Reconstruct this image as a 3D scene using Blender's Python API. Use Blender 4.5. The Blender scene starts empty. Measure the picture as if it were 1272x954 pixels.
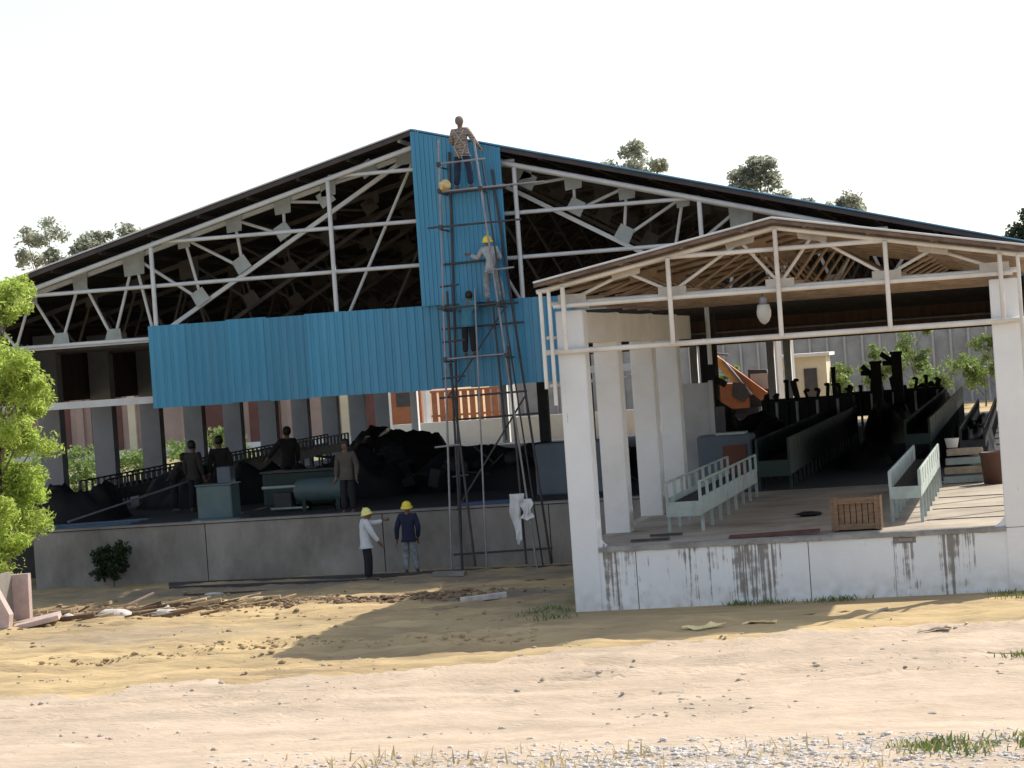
import bpy, bmesh, math, random
from mathutils import Vector, Matrix, noise, Quaternion
random.seed(7)
R = math.radians
scene = bpy.context.scene
COL = scene.collection

# ---------------------------------------------------------------- camera, sky, sun, exposure
EYE = 4.8
yaw, pitch, roll = .2098, .0086, .0698
fw = Vector((-math.sin(yaw)*math.cos(pitch), math.cos(yaw)*math.cos(pitch), -math.sin(pitch)))
rt = Vector((math.cos(yaw), math.sin(yaw), 0)); up = rt.cross(fw)
rt2 = rt*math.cos(roll) - up*math.sin(roll); up2 = rt*math.sin(roll) + up*math.cos(roll)
cam = bpy.data.cameras.new('camera'); camo = bpy.data.objects.new('camera', cam); COL.objects.link(camo)
mw = Matrix((rt2, up2, -fw)).transposed().to_4x4(); mw.translation = (0, 0, EYE); camo.matrix_world = mw
cam.sensor_width = 36; cam.lens = 36*3000/1272; cam.clip_start = .5; cam.clip_end = 3000
scene.camera = camo

SUN = Vector((.68, .70, 1.0)).normalized()          # towards the sun: behind the sheds, to the right
elev = math.asin(SUN.z); azim = math.atan2(SUN.x, SUN.y)
w = bpy.data.worlds.new('World'); scene.world = w; w.use_nodes = True
nt = w.node_tree; bg = nt.nodes['Background']
sky = nt.nodes.new('ShaderNodeTexSky'); sky.sky_type = 'NISHITA'; sky.sun_disc = False
sky.sun_elevation = elev; sky.sun_rotation = azim; sky.air_density = 1.0; sky.dust_density = 1.2; sky.ozone_density = 1.0
hs = nt.nodes.new('ShaderNodeHueSaturation'); hs.inputs['Saturation'].default_value = .6
nt.links.new(sky.outputs[0], hs.inputs['Color']); nt.links.new(hs.outputs[0], bg.inputs[0]); bg.inputs[1].default_value = .13
sun = bpy.data.lights.new('sun', 'SUN'); sun.energy = 3.3; sun.angle = R(.6); sun.color = (1, .93, .8)
suno = bpy.data.objects.new('sun', sun); COL.objects.link(suno)
suno.rotation_euler = (-SUN).to_track_quat('-Z', 'Y').to_euler(); suno.location = (30, 60, 60)
vs = scene.view_settings; vs.view_transform = 'Standard'; vs.look = 'None'; vs.gamma = 1; vs.exposure = .78

# ---------------------------------------------------------------- materials
MATS = {}
def M(name, col, rough=.75, var=.18, scale=2.0, bump=0.0, bscale=25, metal=0.0, stretch=(1, 1, 1), grime=None, gamt=.5):
    if name in MATS: return MATS[name]
    m = bpy.data.materials.new(name); m.use_nodes = True; n = m.node_tree.nodes; l = m.node_tree.links
    b = n['Principled BSDF']; b.inputs['Roughness'].default_value = rough; b.inputs['Metallic'].default_value = metal
    g = n.new('ShaderNodeNewGeometry'); mp = n.new('ShaderNodeMapping'); mp.inputs['Scale'].default_value = stretch
    l.new(g.outputs['Position'], mp.inputs[0])
    t = n.new('ShaderNodeTexNoise'); t.inputs['Scale'].default_value = scale; t.inputs['Detail'].default_value = 6
    t.inputs['Roughness'].default_value = .65; l.new(mp.outputs[0], t.inputs['Vector'])
    r = n.new('ShaderNodeValToRGB'); r.color_ramp.elements[0].position = .3; r.color_ramp.elements[1].position = .72
    r.color_ramp.elements[0].color = (*[c*(1-var) for c in col], 1); r.color_ramp.elements[1].color = (*[min(1, c*(1+var)) for c in col], 1)
    l.new(t.outputs['Fac'], r.inputs[0]); out = r.outputs[0]
    if grime:
        t2 = n.new('ShaderNodeTexNoise'); t2.inputs['Scale'].default_value = scale*.6; t2.inputs['Detail'].default_value = 8; t2.inputs['Roughness'].default_value = .7
        mp2 = n.new('ShaderNodeMapping'); mp2.inputs['Location'].default_value = (7, 3, 1); mp2.inputs['Scale'].default_value = stretch
        l.new(g.outputs['Position'], mp2.inputs[0]); l.new(mp2.outputs[0], t2.inputs['Vector'])
        r2 = n.new('ShaderNodeValToRGB'); r2.color_ramp.elements[0].position = .48; r2.color_ramp.elements[1].position = .7
        r2.color_ramp.elements[1].color = (gamt, gamt, gamt, 1); l.new(t2.outputs['Fac'], r2.inputs[0])
        mx = n.new('ShaderNodeMixRGB'); mx.inputs[2].default_value = (*grime, 1)
        l.new(r2.outputs[0], mx.inputs[0]); l.new(out, mx.inputs[1]); out = mx.outputs[0]
    l.new(out, b.inputs['Base Color'])
    if bump:
        t3 = n.new('ShaderNodeTexNoise'); t3.inputs['Scale'].default_value = bscale; t3.inputs['Detail'].default_value = 5
        l.new(mp.outputs[0], t3.inputs['Vector'])
        bp = n.new('ShaderNodeBump'); bp.inputs['Strength'].default_value = bump; bp.inputs['Distance'].default_value = .03
        l.new(t3.outputs['Fac'], bp.inputs['Height']); l.new(bp.outputs[0], b.inputs['Normal'])
    MATS[name] = m; return m

steel = M('pale_grey_painted_steel', (.58, .60, .61), .5, .12, 1.5, grime=(.36, .33, .3), gamt=.35)
steelP = M('cream_painted_steel', (.66, .64, .60), .5, .14, 1.5, grime=(.34, .25, .18), gamt=.4)
gusM = M('grey_primer_plate', (.36, .40, .40), .55, .2, 2.5, grime=(.2, .17, .14), gamt=.4)
gusP = M('cream_plate', (.52, .49, .44), .55, .2, 2.5, grime=(.3, .22, .16), gamt=.4)
darksteel = M('dark_steel', (.05, .05, .055), .6, .3, 3, grime=(.10, .06, .04), gamt=.5)
galv = M('weathered_tube', (.27, .27, .30), .45, .25, 3, metal=.3, grime=(.22, .15, .11), gamt=.6)
rusty = M('rusty_tube', (.05, .048, .055), .7, .35, 4, grime=(.12, .075, .055), gamt=.5)
blue = M('blue_coated_sheet', (.040, .235, .40), .4, .10, 1.2, .25, 1.3, stretch=(3, 3, .35), grime=(.10, .26, .36), gamt=.5)
def vary(m, amt):                                     # each sheet a slightly different shade
    n = m.node_tree.nodes; l = m.node_tree.links; b = n['Principled BSDF']; src = b.inputs['Base Color'].links[0].from_socket
    oi = n.new('ShaderNodeObjectInfo'); h = n.new('ShaderNodeHueSaturation'); mr = n.new('ShaderNodeMapRange'); mr.inputs[3].default_value = 1-amt; mr.inputs[4].default_value = 1+amt
    l.new(oi.outputs['Random'], mr.inputs[0]); l.new(mr.outputs[0], h.inputs['Value']); l.new(src, h.inputs['Color']); l.new(h.outputs[0], b.inputs['Base Color'])
vary(blue, .10)
roofM = M('old_roof_sheet', (.02, .018, .018), .8, .35, 1.5, stretch=(1, 2, 1), grime=(.035, .028, .024), gamt=.5)
roofP = M('brown_roof_sheet', (.16, .105, .07), .8, .3, 1.2, grime=(.12, .075, .05), gamt=.6)
oxide_shade = M('shaded_oxide_steel', (.085, .075, .072), .7, .3, 3, grime=(.06, .04, .035), gamt=.5)  # oxide primer deepened with the shade of the shed interior
primer = M('brown_primer_steel', (.30, .225, .165), .7, .3, 3, grime=(.16, .1, .07), gamt=.5)
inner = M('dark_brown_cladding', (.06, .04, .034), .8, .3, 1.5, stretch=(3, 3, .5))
fascia = M('bitumen_fascia', (.06, .05, .055), .7, .3, 2)
bluefascia = M('blue_roof_trim', (.08, .24, .40), .4, .2, 2)
concrete = M('grey_concrete', (.29, .265, .24), .9, .3, .55, .3, 18, grime=(.12, .105, .09), gamt=.85, stretch=(1, 1, .6))
floorIn = M('shaded_concrete_floor', (.038, .037, .038), .9, .3, .7, .2, 15, grime=(.03, .028, .028), gamt=.6)  # floor colour darkened to carry the shed interior's shade
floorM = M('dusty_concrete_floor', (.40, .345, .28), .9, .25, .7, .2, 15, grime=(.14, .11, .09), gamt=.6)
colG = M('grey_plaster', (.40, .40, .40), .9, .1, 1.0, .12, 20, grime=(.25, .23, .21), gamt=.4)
colD = M('dirty_shaded_plaster', (.27, .27, .28), .9, .1, 1.0, .12, 20, grime=(.17, .155, .145), gamt=.5)  # darker copy of the grey plaster, interior shade put into the colour
white = M('white_plaster', (.73, .73, .73), .85, .06, 1.0, .12, 20, grime=(.5, .46, .4), gamt=.35)
machine = M('black_machinery', (.013, .013, .014), .7, .4, 2)
green = M('dark_green_paint', (.012, .03, .026), .6, .3, 2)
tealg = M('grey_green_paint', (.36, .43, .41), .55, .15, 2, grime=(.17, .15, .12), gamt=.65)
teal = M('teal_paint', (.085, .135, .145), .55, .15, 2, grime=(.2, .22, .2), gamt=.4)
slate = M('slate_blue_paint', (.085, .105, .135), .6, .15, 2)
wood = M('old_wood', (.22, .14, .085), .85, .35, 4, .3, 20, stretch=(1, 1, 6))
wood2 = M('grey_wood', (.42, .34, .25), .85, .35, 4, .3, 20)
pinkc = M('pink_grey_concrete', (.50, .39, .36), .9, .2, 3, .4, 20)
orange = M('orange_paint', (.36, .12, .045), .55, .2, 3, grime=(.3, .14, .07), gamt=.5)
cream = M('cream_wall', (.62, .56, .42), .9, .1, 1)
rustwall = M('rust_shutter', (.13, .055, .048), .8, .2, 1.5)
pinkwall = M('pale_pink_wall', (.36, .27, .235), .9, .15, 1)
fenceM = M('grey_fence_panel', (.30, .31, .32), .9, .2, 1.2, grime=(.2, .19, .18), gamt=.5)
glassw = M('white_glass', (.46, .46, .45), .25, .05, 3)
cloth = M('white_cloth', (.72, .72, .72), .9, .12, 6)
yellowp = M('yellow_plastic', (.85, .66, .05), .35, .06, 5)
paper = M('pale_yellow_sheet', (.78, .66, .34), .8, .15, 5)
stone = M('pale_stone', (.46, .40, .32), .9, .35, 6)
stonew = M('whitish_gravel', (.55, .51, .47), .9, .3, 6)
stick = M('bleached_sticks', (.45, .34, .2), .9, .4, 5)
barkM = M('tree_bark', (.16, .13, .1), .9, .3, 6, .3, 20)
rubber = M('rubber', (.025, .025, .025), .8, .2, 4)

def leafmat(name, col, var=.4, tl=.4):
    m = M(name, col, .6, var, .9)
    n = m.node_tree.nodes; l = m.node_tree.links; b = n['Principled BSDF']; o = n['Material Output']
    tr = n.new('ShaderNodeBsdfTranslucent'); mx = n.new('ShaderNodeMixShader'); mx.inputs[0].default_value = tl
    src = b.inputs['Base Color'].links[0].from_socket
    l.new(src, tr.inputs[0]); l.new(b.outputs[0], mx.inputs[1]); l.new(tr.outputs[0], mx.inputs[2]); l.new(mx.outputs[0], o.inputs[0])
    return m
leafN = leafmat('bright_leaf', (.45, .56, .13), .3, .65); leafF = leafmat('hazy_leaf', (.36, .38, .30), .45, .65); leafB = leafmat('bush_leaf', (.22, .30, .09))  # hazy_leaf has distance haze put into its pale colour
leafD = leafmat('dark_leaf', (.03, .055, .02)); leafH = leafmat('dark_hill_leaf', (.05, .08, .05))
dry = leafmat('dry_grass', (.45, .37, .2)); grassM = leafmat('green_grass', (.14, .19, .045))

def stained(name):
    """white plaster with rain streaks running down from the platform edge; worn patches at fixed places"""
    m = M(name, (.72, .735, .745), .85, .06, 1.0, .15, 20); n = m.node_tree.nodes; l = m.node_tree.links; b = n['Principled BSDF']
    base = b.inputs['Base Color'].links[0].from_socket
    g = n.new('ShaderNodeNewGeometry'); sx = n.new('ShaderNodeSeparateXYZ'); l.new(g.outputs['Position'], sx.inputs[0])
    def mr(sock, a, c, lo=0, hi=1):
        k = n.new('ShaderNodeMapRange'); l.new(sock, k.inputs[0]); k.inputs[1].default_value = a; k.inputs[2].default_value = c
        k.inputs[3].default_value = lo; k.inputs[4].default_value = hi; return k.outputs[0]
    rx = n.new('ShaderNodeValToRGB'); l.new(mr(sx.outputs['X'], -8.1, 0), rx.inputs[0]); e = rx.color_ramp.elements
    stops = [(-8.1, 0), (-7.6, 0), (-7.5, .6), (-6.9, .55), (-6.8, .25), (-6.35, .3), (-6.2, .6), (-5.7, .45), (-5.3, .45), (-5.2, .82), (-4.6, .82), (-4.4, .3), (-3.9, .15), (-2.6, .15), (-2.45, .5), (-2.1, .5), (-1.95, .1), (-1.72, .15), (-1.66, .72), (-1.08, .68), (-1.0, 0), (0, 0)]
    e[0].position = 0; e[0].color = (0, 0, 0, 1); e[1].position = 1; e[1].color = (0, 0, 0, 1)
    for x, v in stops[1:-1]:
        k = e.new((x+8.1)/8.1); k.color = (v, v, v, 1)
    mp = n.new('ShaderNodeMapping'); mp.inputs['Scale'].default_value = (24, 2, .5); l.new(g.outputs['Position'], mp.inputs[0])
    t = n.new('ShaderNodeTexNoise'); t.inputs['Scale'].default_value = 1.0; t.inputs['Detail'].default_value = 5; l.new(mp.outputs[0], t.inputs[0])
    t2 = n.new('ShaderNodeTexNoise'); t2.inputs['Scale'].default_value = 6; t2.inputs['Detail'].default_value = 6; l.new(g.outputs['Position'], t2.inputs[0])
    def ma(op, a, c):
        k = n.new('ShaderNodeMath'); k.operation = op; k.use_clamp = op != 'ADD'
        for i, v in enumerate((a, c)):
            if isinstance(v, (int, float)): k.inputs[i].default_value = v
            else: l.new(v, k.inputs[i])
        return k.outputs[0]
    thr = ma('ADD', rx.outputs[0], mr(t.outputs['Fac'], .3, .75, 0, .95))
    thr = ma('ADD', thr, mr(sx.outputs['Z'], .3, 1.35, -.12, .1)); thr = ma('ADD', thr, mr(t2.outputs['Fac'], .3, .7, -.18, .18))
    msk = mr(thr, 1.03, 1.3, 0, .85)
    low = mr(sx.outputs['Z'], .85, .3, 0, .5); low = ma('MULTIPLY', low, mr(t2.outputs['Fac'], .35, .65))
    mx = n.new('ShaderNodeMixRGB'); l.new(low, mx.inputs[0]); l.new(base, mx.inputs[1]); mx.inputs[2].default_value = (.42, .36, .26, 1)
    m2 = n.new('ShaderNodeMixRGB'); l.new(msk, m2.inputs[0]); l.new(mx.outputs[0], m2.inputs[1]); m2.inputs[2].default_value = (.15, .125, .10, 1)
    l.new(m2.outputs[0], b.inputs['Base Color']); return m
stain = stained('stained_white_plaster')

# ---------------------------------------------------------------- object helpers
W = {}                                               # world matrix of every object built
def link(o, parent=None, mat=None):
    COL.objects.link(o); mat = mat or Matrix.Identity(4); W[o.name] = mat.copy()
    if parent is not None:
        o.parent = parent; o.matrix_parent_inverse = W[parent.name].inverted()
    o.matrix_basis = mat; return o
def tag(o, label, cat, group=None, kind=None):
    if label: o['label'] = label
    if cat: o['category'] = cat
    if group: o['group'] = group
    if kind: o['kind'] = kind
    return o
def thing(name, label, cat, loc=(0, 0, 0), rotz=0, group=None):
    o = bpy.data.objects.new(name, None); o.empty_display_size = .3
    link(o, None, Matrix.Translation(loc) @ Matrix.Rotation(rotz, 4, 'Z')); return tag(o, label, cat, group)
def mesh_obj(name, verts, faces, m, parent=None, smooth=False, mat=None):
    me = bpy.data.meshes.new(name); me.from_pydata([tuple(v) for v in verts], [], faces); me.materials.append(m)
    if smooth:
        for p in me.polygons: p.use_smooth = True
    me.update(); return link(bpy.data.objects.new(name, me), parent, mat)
def bm_obj(name, bm, m, parent=None, smooth=False, mat=None):
    me = bpy.data.meshes.new(name); bm.to_mesh(me); bm.free(); me.materials.append(m)
    if smooth:
        for p in me.polygons: p.use_smooth = True
    return link(bpy.data.objects.new(name, me), parent, mat)
UNIT = {}
def unit(kind, m):
    k = (kind, m.name)
    if k in UNIT: return UNIT[k]
    bm = bmesh.new()
    if kind == 'box':
        bmesh.ops.create_cube(bm, size=1)
    elif kind == 'bev':
        bmesh.ops.create_cube(bm, size=1); bmesh.ops.bevel(bm, geom=bm.edges[:], offset=.03, segments=1, affect='EDGES')
    else:
        bmesh.ops.create_cone(bm, cap_ends=True, segments=10, radius1=1, radius2=1, depth=1)
    me = bpy.data.meshes.new(kind); bm.to_mesh(me); bm.free(); me.materials.append(m)
    if kind == 'tube':
        for p in me.polygons: p.use_smooth = len(p.vertices) == 4
    UNIT[k] = me; return me
def box(name, x0, x1, y0, y1, z0, z1, m, parent=None, bev=False):
    o = bpy.data.objects.new(name, unit('bev' if bev else 'box', m))
    return link(o, parent, Matrix.Translation(((x0+x1)/2, (y0+y1)/2, (z0+z1)/2)) @ Matrix.Diagonal((abs(x1-x0), abs(y1-y0), abs(z1-z0), 1)))
def obox(name, loc, size, rot, m, parent=None):
    o = bpy.data.objects.new(name, unit('bev', m))
    e = Matrix.Rotation(rot[2], 4, 'Z') @ Matrix.Rotation(rot[1], 4, 'Y') @ Matrix.Rotation(rot[0], 4, 'X')
    return link(o, parent, Matrix.Translation(loc) @ e @ Matrix.Diagonal((*size, 1)))
def tube(name, a, b, r, m, parent=None, kind='tube'):
    a, b = Vector(a), Vector(b); d = b-a
    q = d.to_track_quat('Z', 'Y').to_matrix().to_4x4()
    s = (r, r, d.length, 1) if kind == 'tube' else (2*r, 2*r, d.length, 1)
    return link(bpy.data.objects.new(name, unit(kind, m)), parent, Matrix.Translation((a+b)/2) @ q @ Matrix.Diagonal(s))
def prism(name, pts, y0, y1, m, parent=None):
    """polygon in the X-Z plane, thick in Y"""
    n = len(pts); v = [(x, y0, z) for x, z in pts] + [(x, y1, z) for x, z in pts]
    f = [list(range(n)), list(range(2*n-1, n-1, -1))] + [[(i+1) % n, i, n+i, n+(i+1) % n] for i in range(n)]
    return mesh_obj(name, v, f, m, parent)
def rib_sheet(name, c00, c10, c01, depth, pitch, m, parent=None, th=.0):
    """ribbed metal sheet: c00->c10 runs across the ribs, c00->c01 along them"""
    a, b, c = Vector(c00), Vector(c10), Vector(c01); u = b-a; L = u.length; u.normalize(); vv = c-a; nn = u.cross(vv).normalized()
    n = max(1, round(L/pitch)); p = L/n; prof = []
    for i in range(n):
        s = i*p; prof += [(s, 0), (s+p*.55, 0), (s+p*.66, depth), (s+p*.89, depth)]
    prof.append((L, 0)); k = len(prof)
    V = [a+u*s+nn*h for s, h in prof] + [a+u*s+nn*h+vv for s, h in prof]
    F = [[i, i+1, k+i+1, k+i] for i in range(k-1)]
    return mesh_obj(name, V, F, m, parent)
def heap(name, cx, cy, z0, rx, ry, h, m, parent=None, seed=0, rough=.35, n=40):
    V, F = [], []
    for j in range(n+1):
        for i in range(n+1):
            u, v = i/n*2-1, j/n*2-1; r = min(1, math.hypot(u, v)); p = Vector((u*2.2+seed, v*2.2, seed*.7))
            z = max(0, (1-r**5))*(1+rough*2*noise.fractal(p, .9, 2.1, 5))
            V.append((cx+u*rx, cy+v*ry, z0+h*max(z, 0)-.05))
    for j in range(n):
        for i in range(n): F.append([j*(n+1)+i, j*(n+1)+i+1, (j+1)*(n+1)+i+1, (j+1)*(n+1)+i])
    return mesh_obj(name, V, F, m, parent, True)
def poly_tube(bm, pts, radii, seg=7):
    rings = []
    for i, p in enumerate(pts):
        p = Vector(p); d = (Vector(pts[min(i+1, len(pts)-1)])-Vector(pts[max(i-1, 0)])).normalized()
        q = d.to_track_quat('Z', 'Y')
        rings.append([bm.verts.new(p+q @ Vector((math.cos(t)*radii[i], math.sin(t)*radii[i], 0))) for t in [2*math.pi*k/seg for k in range(seg)]])
    for a, b in zip(rings, rings[1:]):
        for k in range(seg): bm.faces.new((a[k], a[(k+1) % seg], b[(k+1) % seg], b[k]))
    bm.faces.new(rings[0][::-1]); bm.faces.new(rings[-1])
def sstep(a, b, x):
    t = max(0, min(1, (x-a)/(b-a))); return t*t*(3-2*t)

# ---------------------------------------------------------------- ground
def gbase(x, y):
    return .3*sstep(54, 43.5, y) + 1.2*sstep(57.5, 63, y) + .25*sstep(30, 24, y)
def gz(x, y):
    z = gbase(x, y)
    if y < 58:
        f = 1-sstep(53.5, 56, y)*.6
        z += .10*math.exp(-((y-38.7-.5*math.sin(x*.9)-.3*math.sin(x*2.3))/.22)**2)*sstep(-17.5, -15, x)*sstep(-7.5, -9, x)*(.6+noise.noise(Vector((x*1.6, 0, 5))))
        z += f*(.10*noise.fractal(Vector((x*.22, y*.5, 1.3)), 1, 2, 3) + .085*noise.fractal(Vector((x*.6+.35*y, y*2.2, 4.2)), .9, 2.1, 4)*sstep(31, 36, y))
        z += .030*noise.fractal(Vector((x*1.8, y*4.2, 9)), .6, 2, 4)
        for c0, sl_, bw in ((38.2, .16, .5), (39.7, .16, .5), (43.3, .24, .7), (44.9, .24, .7), (31.4, .07, .3), (33.0, .07, .3), (36.9, .05, .8)):
            d = y-(c0+sl_*(x+14)+bw*math.sin(x*.28+c0)); 
            if abs(d) < .6: z += (-.075*math.exp(-(d/.11)**2)+.05*math.exp(-((abs(d)-.24)/.1)**2))*(.7+.6*noise.noise(Vector((x*.7, c0, 0))))
        if -8.4 < x < .8 and y > 40: z = z*(1-sstep(40, 41.6, y)) + .3*sstep(40, 41.6, y)
    else: z += .05*noise.noise(Vector((x*.15, y*.15, 0)))
    return z
def grid_axis(lo, mid0, mid1, hi, fine, coarse):
    a = []; x = lo
    while x < mid0: a.append(x); x += coarse
    x = mid0
    while x < mid1: a.append(x); x += fine
    x = mid1
    while x < hi: a.append(x); x += coarse
    a.append(hi); return a
def ground_material():
    m = M('sandy_ground', (.45, .33, .17), .95, .30, .8, 1.0, 9, grime=(.21, .145, .085), gamt=.85, stretch=(.4, 1.5, 1))
    n = m.node_tree.nodes; l = m.node_tree.links; b = n['Principled BSDF']
    out = b.inputs['Base Color'].links[0].from_socket; g = n.new('ShaderNodeNewGeometry')
    t = n.new('ShaderNodeTexNoise'); t.inputs['Scale'].default_value = 1.3; t.inputs['Detail'].default_value = 6; l.new(g.outputs['Position'], t.inputs[0])
    for (cx, cy, rx, ry, col, amt) in ((-13.2, 47.5, 2.6, 1.3, (.12, .08, .055), .85), (-10.0, 46.5, 1.6, 1.5, (.17, .15, .125), .8), (-19.0, 47.2, 3.6, 1.9, (.20, .125, .075), .8), (-16, 53.3, 9, 1.6, (.20, .165, .13), .75),  # soil and grass tints; some yard patches deepened with shade in the colour
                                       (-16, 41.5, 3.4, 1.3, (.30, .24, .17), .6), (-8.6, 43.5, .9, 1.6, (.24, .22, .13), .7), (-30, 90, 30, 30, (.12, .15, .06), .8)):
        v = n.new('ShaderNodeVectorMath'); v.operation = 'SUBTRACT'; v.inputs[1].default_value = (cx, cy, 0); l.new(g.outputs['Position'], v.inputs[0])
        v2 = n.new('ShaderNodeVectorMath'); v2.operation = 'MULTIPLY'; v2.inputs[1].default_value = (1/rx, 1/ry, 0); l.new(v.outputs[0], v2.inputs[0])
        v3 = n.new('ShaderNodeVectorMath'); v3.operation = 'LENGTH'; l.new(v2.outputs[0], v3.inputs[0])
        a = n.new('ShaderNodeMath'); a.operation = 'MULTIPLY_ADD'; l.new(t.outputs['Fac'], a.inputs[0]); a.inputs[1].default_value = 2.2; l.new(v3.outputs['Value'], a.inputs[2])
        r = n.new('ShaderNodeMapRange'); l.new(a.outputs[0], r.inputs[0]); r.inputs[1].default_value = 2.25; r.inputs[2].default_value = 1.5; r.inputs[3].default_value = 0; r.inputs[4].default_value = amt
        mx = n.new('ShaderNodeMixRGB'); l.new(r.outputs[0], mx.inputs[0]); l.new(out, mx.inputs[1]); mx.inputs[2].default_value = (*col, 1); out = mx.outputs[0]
    l.new(out, b.inputs['Base Color']); return m
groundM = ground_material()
roadM = M('pale_gravel_road', (.47, .37, .275), .95, .2, .9, 1.0, 11, grime=(.38, .285, .19), gamt=.6, stretch=(.6, 1.7, 1))
def sheet(name, xs, ys, zf, m):
    V = [(x, y, zf(x, y)) for y in ys for x in xs]; nx = len(xs)
    F = [[j*nx+i, j*nx+i+1, (j+1)*nx+i+1, (j+1)*nx+i] for j in range(len(ys)-1) for i in range(nx-1)]
    o = mesh_obj(name, V, F, m, None, True); o['kind'] = 'structure'; return o
def road_edge(x):                                     # far edge of the gravel track
    return 34.2 + .16*(x+15) + .5*sstep(-12, -3, x)*3 + .9*noise.fractal(Vector((x*.5, 2.2, 0)), 1, 2, 4)
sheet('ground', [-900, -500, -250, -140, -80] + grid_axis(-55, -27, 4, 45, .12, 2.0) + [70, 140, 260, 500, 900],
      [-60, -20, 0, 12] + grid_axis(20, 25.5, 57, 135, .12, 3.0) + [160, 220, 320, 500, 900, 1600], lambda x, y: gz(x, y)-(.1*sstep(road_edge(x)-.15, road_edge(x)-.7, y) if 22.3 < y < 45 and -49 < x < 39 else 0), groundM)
rx = grid_axis(-50, -24, 4, 40, .12, 2.0); V = []; F = []; NR = 90
for x in rx:
    y1 = road_edge(x); 
    for j in range(NR+1):
        y = 22+(y1-22)*j/NR; V.append((x, y, gz(x, y)+(.012 if j < NR else -.02)+.01*noise.noise(Vector((x*4, y*4, 3)))))
for i in range(len(rx)-1):
    for j in range(NR): F.append([i*(NR+1)+j, (i+1)*(NR+1)+j, (i+1)*(NR+1)+j+1, i*(NR+1)+j+1])
o = mesh_obj('dirt_road', V, F, roadM, None, True); o['kind'] = 'structure'

# ---------------------------------------------------------------- main shed
CX, RZ, SL = -13.94, 10.49, .268                      # ridge line and roof slope
FL = 1.41; YF = 56.3; BAY = 4.06; Y0 = 57.1; NB = 11; YB = Y0+NB*BAY
XL, XR = -27.95, .07
def rz(x): return RZ-SL*abs(x-CX)
shed = thing('main_shed', 'large open steel shed with wide gable, half clad in blue sheets', 'shed', (CX, YF, 0))
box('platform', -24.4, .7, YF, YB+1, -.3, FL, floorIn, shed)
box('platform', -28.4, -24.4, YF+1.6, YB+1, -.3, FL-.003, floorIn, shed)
xs = [-24.42, -19.9, -15.4, -11.3, -8.13]
for a, b in zip(xs, xs[1:]): box('platform_wall_panel', a+.012, b-.012, YF-.06, YF-.001, -.3, FL-.02, concrete, shed)
box('platform_kerb', -24.45, -8.13, YF-.09, YF+.25, FL+.001, FL+.05, concrete, shed)
# columns along both sides
for k in range(NB+1):
    y = Y0+k*BAY
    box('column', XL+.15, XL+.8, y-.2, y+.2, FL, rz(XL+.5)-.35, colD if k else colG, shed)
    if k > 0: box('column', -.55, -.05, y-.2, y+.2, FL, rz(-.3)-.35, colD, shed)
for x in (-26.0, -22.0, -17.8, -13.7, -10.45, -9.75):
    box('rear_post', x-.15, x+.15, YB-.35, YB-.05, FL, 5.0, white, shed)
for x, y in ((-15.6, 78), (-14.1, 78), (-10.05, 79)): box('inner_stanchion', x-.16, x+.16, y-.16, y+.16, FL, 7.4, darksteel, shed)
# roof sheets, one per bay and slope; fascia
for k in range(NB+1):
    y0 = YF-.35 if k == 0 else Y0+(k-.5)*BAY
    y1 = min(Y0+(k+.5)*BAY, YB+.4)
    for s, xe in ((-1, XL-.25), (1, XR+.2)):
        a = (CX+.02*s, y0, RZ+.02); b = (CX+.02*s, y1, RZ+.02); c = (xe, y0, rz(xe)+.02)
        if s < 0: rib_sheet('roof_sheet', a, b, c, .035, .25, roofM, shed)
        else: rib_sheet('roof_sheet', b, a, (xe, y1, rz(xe)+.02), .035, .25, roofM, shed)
for s, xe, m in ((-1, XL-.25, fascia), (1, -8.0, fascia)):
    prism('fascia', [(CX, RZ), (xe, rz(xe)), (xe, rz(xe)-.10), (CX, RZ-.10)], YF-.38, YF-.34, m, shed)
prism('fascia', [(-8.0, rz(-8)), (XR+.2, rz(XR+.2)), (XR+.2, rz(XR+.2)-.10), (-8.0, rz(-8)-.10)], YF-.38, YF-.34, fascia, shed)
for s, xe in ((-1, XL-.2), (1, XR+.15)):              # pale edge flashing along the verge
    tube('verge_strip', (CX, YF-.43, RZ+.03), (xe, YF-.43, rz(xe)+.03), .02, steel if s < 0 else bluefascia, shed)
# purlins
for s in (-1, 1):
    for k in range(11):
        x = CX+s*(.4+1.3*k)
        if x < XL or x > XR: continue
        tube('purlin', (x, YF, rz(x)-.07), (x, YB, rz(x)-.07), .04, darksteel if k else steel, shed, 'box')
# gable frame: rails, posts and rafters of round tube
for z, x0, x1 in ((6.02, XL, XR), (7.3, -25.0, -2.9), (8.36, -20.76, -7.2), (9.6, -16.15, -11.55)): tube('gable_rail', (x0, YF-.02, z), (x1, YF-.02, z), .05, steel, shed)
tube('gable_beam', (XL, YF+.02, 4.52), (-8.3, YF+.02, 4.52), .085, steel, shed, 'box')
for x in (-20.76, -16.15, -11.55, -7.2): tube('gable_post', (x, YF-.13, 4.45), (x, YF-.13, rz(x)-.42), .055, steel, shed)
for s, xe in ((-1, XL), (1, XR)): tube('gable_rafter', (CX, YF-.12, RZ-.36), (xe, YF-.12, rz(xe)-.36), .065, steel, shed)
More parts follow.
